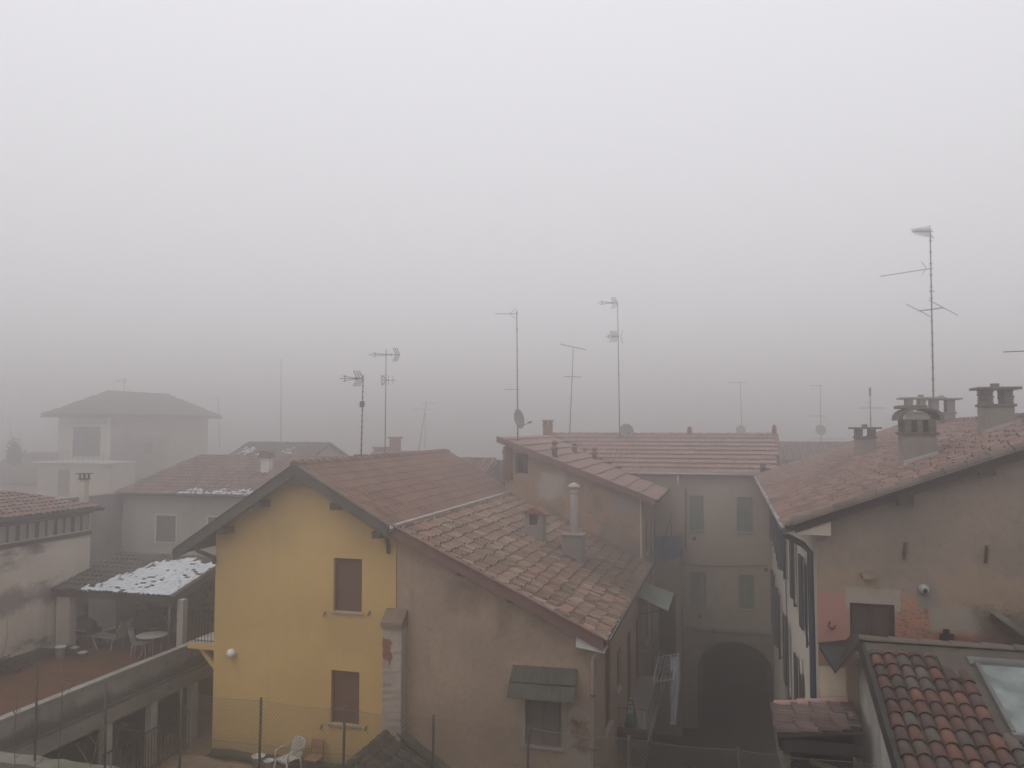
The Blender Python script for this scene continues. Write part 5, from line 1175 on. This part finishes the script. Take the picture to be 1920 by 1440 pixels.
Y = 72; b = PY(412, 832, Y); t_ = PY(409, 745, Y); r_ = mast('faint mast close to the right corner of the tower house', b-UP*.5, t_, .035); aerial(r_, yagi, t_-UP*.1, LEFT, 1.2, 6, .4, FWD, .012)
Y = 62; b = PY(784, 842, Y); t_ = PY(800, 752, Y); r_ = mast('faint leaning mast with a long boom left of the brick wing', b-UP*.4, t_, .03); aerial(r_, yagi, PY(822, 756, Y), LEFT, 1.35, 8, .35, FWD, .012); aerial(r_, lambda m: m.bar(PY(775, 766, Y), PY(815, 768, Y), .025, .025)); aerial(r_, lambda m: m.tube([PY(797, 842, Y), PY(797, 775, Y)], .02, 5), name='stay')
Y = 80; b = PY(613, 852, Y); t_ = PY(613, 820, Y); r_ = mast('very faint short mast left of the pole aerial', b-UP*.5, t_, .03); aerial(r_, yagi, t_, LEFT, .8, 5, .3, FWD, .012)
Y = 75; b = PY(22, 860, Y); t_ = PY(20, 783, Y); r_ = mast('faint mast above the misty roof at the far left', b-UP*.6, t_, .04); aerial(r_, yagi, t_-UP*.1+RIGHT*.4, LEFT, 1.0, 5, .4, FWD, .014)

# ================================================================== things below the yellow wall
c = PZ(541, 1428, 3.83)
def mono_chair(c, rot):
    root = thing('plastic_chair', 'white plastic garden chair with slatted back beside the buckets', 'chair', c); c = V3(c)
    fx = V3((math.cos(rot), math.sin(rot), 0)); fy = V3((-fx.y, fx.x, 0)); g = lambda a, b, z: c+fx*a+fy*b+V3((0, 0, z))
    m = MB(); n = 8; vs = []
    for i in range(n+1):
        a = -.22+.46*i/n
        for j in range(n+1): b = (-.24+.48*j/n)*(1+.08*a); vs.append(g(a, b, .42-.025*math.cos(b*6)+.03*(a > .2)*-1))
    k = len(vs); fs = [(i*(n+1)+j, i*(n+1)+j+1, (i+1)*(n+1)+j+1, (i+1)*(n+1)+j) for i in range(n) for j in range(n)]
    m.add(vs+[v-V3((0, 0, .02)) for v in vs], fs+[tuple(q+k for q in f[::-1]) for f in fs], 0, .5, True); m.tube([g(.24, -.25, .40), g(.24, .25, .40)], .02, 8); m.build('seat', M.plastic, root)
    m = MB()
    for j in range(6):
        b = -.19+.38*j/5; pts = [g(-.22, b, .42), g(-.26, b*1.05, .55), g(-.33, b*1.1, .72), g(-.37, b*1.02, .82-.05*(b/.19)**2)]
        for e in range(3): m.bar(pts[e], pts[e+1], .05, .014, up=fx)
    m.tube([g(-.21, -.26, .44), g(-.29, -.27, .64), g(-.37, -.2, .80), g(-.39, 0, .85), g(-.37, .2, .80), g(-.29, .27, .64), g(-.21, .26, .44)], .022, 8); m.build('backrest', M.plastic, root)
    for s in (-1, 1): m = MB(); m.tube([g(.23, s*.26, .42), g(.22, s*.27, .62), g(.05, s*.28, .65), g(-.29, s*.27, .64)], .024, 8); m.build('arm', M.plastic, root)
    for a, b in ((.23, .24), (.23, -.24), (-.2, .23), (-.2, -.23)): m = MB(); m.tube([g(a, b, .41), g(a*1.2, b*1.15, 0)], .028, 8, 0, .02); m.build('leg', M.plastic, root)
c = PY(541, 1430, 19.5); mono_chair((c.x, 19.5, 3.75), R(-112))
c = PY(588, 1418, 19.62)
root = thing('school_chair', 'brown plywood chair with metal legs against the yellow wall', 'chair', (c.x, 19.62, 3.75)); b0 = V3((c.x, 19.62, 3.75))
m = MB(); m.box(b0+V3((-.19, -.2, .43)), b0+V3((.19, .19, .45))); m.build('seat', M.chairwood, root, .012)
m = MB(); m.prism([b0+V3((-.19, .20, .62)), b0+V3((.19, .20, .62)), b0+V3((.19, .24, .84)), b0+V3((-.19, .24, .84))], (0, .015, 0)); m.build('backrest', M.chairwood, root, .008)
for s in (-1, 1):
    m = MB(); m.tube([b0+V3((s*.17, -.17, .42)), b0+V3((s*.19, -.2, 0))], .012, 6); m.build('leg', M.rust, root)
    m = MB(); m.tube([b0+V3((s*.18, .235, .82)), b0+V3((s*.18, .19, .5)), b0+V3((s*.165, .17, .42)), b0+V3((s*.19, .2, 0))], .012, 6); m.build('leg', M.rust, root)
for px, py, r, lb in ((484, 1430, .175, 'larger grimy white bucket standing left of the plastic chair'), (504, 1432, .135, 'smaller grimy white bucket next to the plastic chair')):
    c = PY(px, py, 19.5); c.y = 19.4; root = thing('bucket', lb, 'bucket', (c.x, 19.5, 3.75), 'buckets below the yellow wall'); h = r*2.0
    m = MB(); m.lathe((c.x, c.y+.1, 3.75), [(r*.78, 0), (r*.98, h), (r*1.06, h), (r*1.06, h+.02), (r*.95, h+.02), (r*.86, h*.5)], 18); m.build('body', M.bucket, root)
    m = MB(); m.tube([(c.x-r*1.05, c.y+.1, 3.75+h*.95), (c.x-r*.8, c.y-.05, 3.75+h*.75), (c.x, c.y-.12, 3.75+h*.62), (c.x+r*.8, c.y-.05, 3.75+h*.75), (c.x+r*1.05, c.y+.1, 3.75+h*.95)], .006, 5); m.build('handle', M.galv, root)
# dark coppi roof at the foot of the beige wall
a = PY(722, 1379, 19.55); kx = .55
lo = [V3((a.x, 16.0, a.z)), V3((a.x, 19.55, a.z)), V3((a.x+2.6, 19.55, a.z-2.6*kx)), V3((a.x+2.6, 16.0, a.z-2.6*kx))]
root = thing('low_dark_roof', 'small dark barrel tile lean-to roof at the foot of the beige wall', 'shed', (a.x+1, 18, 3))
mb = MB(); sl = [lo[3], lo[2], lo[1], lo[0]]; slab(mb, sl, .1, 1); U = V3((0, 1, 0)); Vv = (lo[1]-lo[2]).normalized()
tile_field(mb, lo[3], U, Vv, [(0, 0), (3.55, 0), (3.55, (lo[1]-lo[2]).length), (0, (lo[1]-lo[2]).length)], .215, .34, h=.10, n=6, jit=.02, rot=.02, lip=.01)
ridge_tiles(mb, lo[0]+V3((.02, 0, .04)), lo[1]+V3((.02, 0, .04)), .11, .36, 0)
mb.build('roof', [M.t_dark, M.sheet], root)
m = MB(); m.prism([(a.x+.02, 16.1, 0), (a.x+.02, 19.5, 0), (a.x+.02, 19.5, a.z-.13), (a.x+.02, 16.1, a.z-.13)], (.2, 0, 0)); m.box((a.x+.22, 16.1, 0), (a.x+2.4, 16.3, a.z-1.45)); m.build('wall', M.beige, root)
m = MB(); m.bar(lo[1]+V3((.3, .2, .06)), lo[2]+V3((0, .2, .06)), .28, .08); m.build('mortar_fillet', M.cement, root)

# ================================================================== alley things
root = thing('drying_rack', 'white wire drying rack with dark washing over the alley balcony edge', 'rack', (-2.2, 27.5, 4.0))
zt = 4.95; m = MB(); a, b = V3((-2.5, 26.2, zt-.28)), V3((-1.75, 26.2, zt-.28)); c, d = V3((-1.75, 28.2, zt)), V3((-2.5, 28.2, zt))
a = PY(1224, 1279, 26.3); b = PY(1262, 1274, 26.3); c = PY(1273, 1225, 28.2); d = PY(1235, 1232, 28.2)
for p, q in ((a, b), (b, c), (c, d), (d, a)): m.tube([p, q], .014, 5)
for i in range(1, 5): m.tube([a.lerp(b, i/5), d.lerp(c, i/5)], .007, 4)
m.tube([a, (-2.5, a.y+.2, 3.95)], .012, 5); m.tube([d, (-2.5, d.y, 3.95)], .012, 5); m.build('frame', M.dryer, root)
m = MB(); n = 10; vs = []; random.seed(12)
for i in range(n+1):
    for j in range(n+1):
        p = a.lerp(b, .12+.75*j/n).lerp(d.lerp(c, .12+.75*j/n), .25+.7*i/n); vs.append(p+V3((random.uniform(-.03, .03), 0, .03+random.uniform(-.1, .05)-.10*math.sin(j*2.2)**2)))
k = len(vs); fs = [(i*(n+1)+j, i*(n+1)+j+1, (i+1)*(n+1)+j+1, (i+1)*(n+1)+j) for i in range(n) for j in range(n)]
m.add(vs+[v-V3((0, 0, .02)) for v in vs], fs+[tuple(q+k for q in f[::-1]) for f in fs], 0, .5, True)
tag(m.build('dark_washing', plain('navy_clothes', (.035, .045, .065), .9, 0, .6, 9)), 'heap of dark navy washing lying on the white drying rack', 'washing')
a, b = PY(1266, 1232, 27.2), PY(1262, 1358, 26.4); m = MB(); vs = []; n = 8
for j in range(15):
    g = j/14; w = .13+.03*math.sin(g*5)
    for i in range(n+1):
        f = i/n; p = a.lerp(b, g); vs.append(p+V3(((f-.5)*2*w, .05*math.sin(f*14+g*2), 0)))
k = len(vs); fs = [(j*(n+1)+i, j*(n+1)+i+1, (j+1)*(n+1)+i+1, (j+1)*(n+1)+i) for j in range(14) for i in range(n)]
m.add(vs+[v+V3((0, .012, 0)) for v in vs], fs+[tuple(q+k for q in f[::-1]) for f in fs], 0, .5, True)
tag(m.build('hanging_sheet', M.linen), 'long pale bluish sheet hanging from the end of the drying rack', 'sheet')
m = MB(); c = V3((-2.95, 23.75, 4.1)); m.tube([(XF+.05, 23.72, 4.12), (-2.55, 23.72, 4.12)], .16, 12); m.lathe((-2.55, 23.72, 4.12), [(.17, 0), (.17, .03)], 12, (1, 0, 0)); tag(m.build('rolled_mat', M.sh_dark), 'dark rolled mat lying across the near end of the alley balcony', 'mat')
root = thing('folding_stand', 'black folding stand with a green bag on the alley balcony', 'stand', (-3.1, 24.4, 3.9)); b0 = V3((-3.08, 24.4, 3.9))
for s in (-1, 1):
    m = MB(); m.tube([b0+V3((s*.2, -.1, 0)), b0+V3((s*.06, 0, .95))], .014, 5); m.tube([b0+V3((s*.06, 0, .95)), b0+V3((s*.22, .25, 0))], .014, 5); m.build('leg', M.iron, root)
m = MB(); m.tube([b0+V3((-.08, 0, .95)), b0+V3((.08, 0, .95))], .02, 6); m.tube([b0+V3((-.08, 0, .82)), b0+V3((.08, 0, .82))], .015, 6); m.build('handle', M.iron, root)
m = MB(); m.lathe(b0+V3((0, -.02, .06)), [(.17, 0), (.19, .2), (.13, .48), (.1, .5)], 10); m.build('bag', M.green, root)

# ================================================================== fence and wall in front
m = MB(); n = 60; x0, x1 = -16.5, 1.2; vs = []; random.seed(9)
for i in range(n+1):
    x = x0+(x1-x0)*i/n; e = random.uniform(-.02, .02)
    vs += [V3((x, 13.28+random.uniform(-.02, .02), 0)), V3((x, 13.28+random.uniform(-.02, .02), 6.20+e)), V3((x, 13.62+random.uniform(-.02, .02), 6.24+e)), V3((x, 13.6, 0))]
m.add(vs, [(4*i+j, 4*i+j+1, 4*i+5+j, 4*i+4+j) for i in range(n) for j in range(3)])
tag(m.build('mossy_wall', M.moss), 'mossy concrete wall top below the wire fence along the bottom edge', 'wall')
fx = [-13.78+1.722*i for i in range(10)]
root = thing('wire_fence', 'diamond wire fence on thin steel posts along the mossy wall', 'fence', (-6, 13.45, 6.22))
FYY_ = 13.45; top = 7.88
for i, x in enumerate(fx):
    m = MB(); m.tube([(x, FYY_, 6.0), (x+random.uniform(-.02, .02), FYY_+random.uniform(-.02, .02), top+.06+(.12 if i == 0 else 0))], .024, 6); m.build('post', M.postm, root)
m = MB(); zb_, L0, L1 = 6.26, fx[2], fx[-1]+.6; H = top-zb_; st = .075; rr = .0032; random.seed(2)
sag = lambda x: .03*math.sin((x-fx[0])/1.722*math.pi)**2
def wirep(x, z): return V3((x, FYY_-.025+.01*math.sin(x*3+z*2), z-sag(x)*(z-zb_)/H))
k = int((L1-L0+H)/st)
for s in (1, -1):
    for i in range(k):
        xa = L0-(H if s > 0 else 0)+i*st; pts = []
        za, zc_ = zb_, top
        xb = xa+s*H if s > 0 else xa-H
        if s < 0: xa_, xb_ = xa, xa-H
        else: xa_, xb_ = xa, xa+H
        t0, t1 = 0., 1.
        dx = xb_-xa_
        lo_t, hi_t = sorted(((L0-xa_)/dx, (L1-xa_)/dx)); t0, t1 = max(0, lo_t), min(1, hi_t)
        if t1-t0 < .05: continue
        q = [wirep(xa_+dx*(t0+(t1-t0)*e/3), za+(zc_-za)*(t0+(t1-t0)*e/3)) for e in range(4)]
        for e in range(3): m.bar(q[e], q[e+1], rr, rr)
m.build('wire_mesh', M.wire, root)
m = MB()
for z in (top, (top+zb_)/2):
    pts = [V3((fx[0]+j*.2, FYY_, z-sag(fx[0]+j*.2)*(1 if z == top else .5))) for j in range(int((fx[-1]+.6-fx[0])/.2))]
    m.tube(pts, .004, 4)
m.build('tension_wire', M.wire, root)
# bare weeds in front of the fence at bottom left
random.seed(14)
for k, (px, tp, lb) in enumerate(((35, 1290, 'bare branching weed at the far bottom left corner'), (112, 1250, 'tallest bare weed with crooked twigs beside the first fence post'), (150, 1330, 'pale arching bare weed in front of the mossy wall'), (70, 1345, 'low tangled brown weed between the far corner weed and the first fence post'), (205, 1340, 'short spreading brown weed right of the pale arching one'), (300, 1375, 'small lone brown weed nearest the yellow house'))):
    Yw = 12.95-.1*(k % 3); b = PY(px-5, 1475, Yw); t_ = PY(px+(0, 8, 45, -12, 25, 18)[k], tp, Yw); root = thing('bare_weed', lb, 'weed', (b.x, b.y, 5.85), 'bare winter weeds by the fence'); m = MB()
    b = V3((b.x, b.y, 5.85))
    def branch(p, q, r, dpt):
        mid = p.lerp(q, .5)+V3((random.uniform(-.08, .08), random.uniform(-.05, .05), 0))*(q-p).length
        m.tube([p, mid, q], r, 4, 0, r*.5)
        if dpt:
            for _ in range(4):
                f = random.uniform(.3, .95); s = p.lerp(mid, f*2) if f < .5 else mid.lerp(q, f*2-1); L = (q-p).length*random.uniform(.25, .5)
                branch(s, s+V3((random.uniform(-.8, .8), random.uniform(-.3, .3), random.uniform(.2, .9)))*L, r*.55, dpt-1)
    branch(b, t_, .012, 2); m.build('stem', M.stem if k != 2 else M.dryleaf, root)

# ================================================================== mist, sky, light, camera
m = MB(); m.box((-260, -40, -1.5), (260, 420, HZTOP)); hz_ = m.build('haze', [])
hm = bpy.data.materials.new('mist'); hm.use_nodes = True; nt = hm.node_tree
for n_ in list(nt.nodes): nt.nodes.remove(n_)
out = nt.nodes.new('ShaderNodeOutputMaterial'); pv = nt.nodes.new('ShaderNodeVolumePrincipled')
pv.inputs['Color'].default_value = HZCOL; pv.inputs['Density'].default_value = HZDEN; pv.inputs['Anisotropy'].default_value = HZG
nt.links.new(pv.outputs[0], out.inputs['Volume']); hz_.data.materials.append(hm); hz_['kind'] = 'stuff'

w = bpy.data.worlds.new('World'); S.world = w; w.use_nodes = True; nt = w.node_tree
bg = nt.nodes['Background']; sky = nt.nodes.new('ShaderNodeTexSky'); sky.sky_type = 'NISHITA'; sky.sun_disc = False
SUN_EL, SUN_AZ = R(62), R(215)
sky.sun_elevation = SUN_EL; sky.sun_rotation = SUN_AZ; sky.air_density = 1.0; sky.dust_density = 6.0; sky.ozone_density = 1.0
hs_ = nt.nodes.new('ShaderNodeHueSaturation'); hs_.inputs['Saturation'].default_value = SKYSAT
nt.links.new(sky.outputs[0], hs_.inputs['Color']); cl = nt.nodes.new('ShaderNodeMix'); cl.data_type = 'RGBA'; cl.inputs[0].default_value = CMIX;                     # closed overcast: brightest at the zenith
tc = nt.nodes.new('ShaderNodeTexCoord'); sp_ = nt.nodes.new('ShaderNodeSeparateXYZ'); nt.links.new(tc.outputs['Generated'], sp_.inputs[0])
mr_ = nt.nodes.new('ShaderNodeMapRange'); mr_.inputs[1].default_value = 0; mr_.inputs[2].default_value = 1; mr_.inputs[3].default_value = .54; mr_.inputs[4].default_value = 1; nt.links.new(sp_.outputs[2], mr_.inputs[0])
sc_ = nt.nodes.new('ShaderNodeVectorMath'); sc_.operation = 'SCALE'; sc_.inputs[0].default_value = CLOUD; nt.links.new(mr_.outputs[0], sc_.inputs['Scale']); nt.links.new(sc_.outputs[0], cl.inputs[7])
nt.links.new(hs_.outputs[0], cl.inputs[6]); nt.links.new(cl.outputs[2], bg.inputs['Color']); bg.inputs['Strength'].default_value = SKYSTR
L = bpy.data.lights.new('sun', 'SUN'); L.energy = SUNSTR; L.angle = R(25); L.color = (1, .96, .9)
lo_ = bpy.data.objects.new('sun', L); COL.objects.link(lo_)
sd = V3((math.sin(SUN_AZ)*math.cos(SUN_EL), math.cos(SUN_AZ)*math.cos(SUN_EL), math.sin(SUN_EL)))
lo_.rotation_euler = sd.to_track_quat('Z', 'Y').to_euler(); lo_.location = sd*60

cam = bpy.data.cameras.new('camera'); co = bpy.data.objects.new('camera', cam); COL.objects.link(co); S.camera = co
cam.sensor_fit = 'HORIZONTAL'; cam.sensor_width = 36; cam.lens = 36*F_/1920; cam.clip_start = .1; cam.clip_end = 1000
co.location = EYEP; co.rotation_euler = (math.pi/2+PH, 0, TH)

S.view_settings.view_transform = 'Standard'; S.view_settings.look = 'None'; S.view_settings.exposure = EXPO; S.view_settings.gamma = 1
S.render.engine = 'CYCLES'; c_ = S.cycles
c_.max_bounces = 6; c_.diffuse_bounces = 3; c_.glossy_bounces = 2; c_.transmission_bounces = 2; c_.volume_bounces = VB; c_.transparent_max_bounces = 8
c_.use_denoising = True; c_.caustics_reflective = False; c_.caustics_refractive = False; c_.use_adaptive_sampling = True; c_.adaptive_threshold = .02
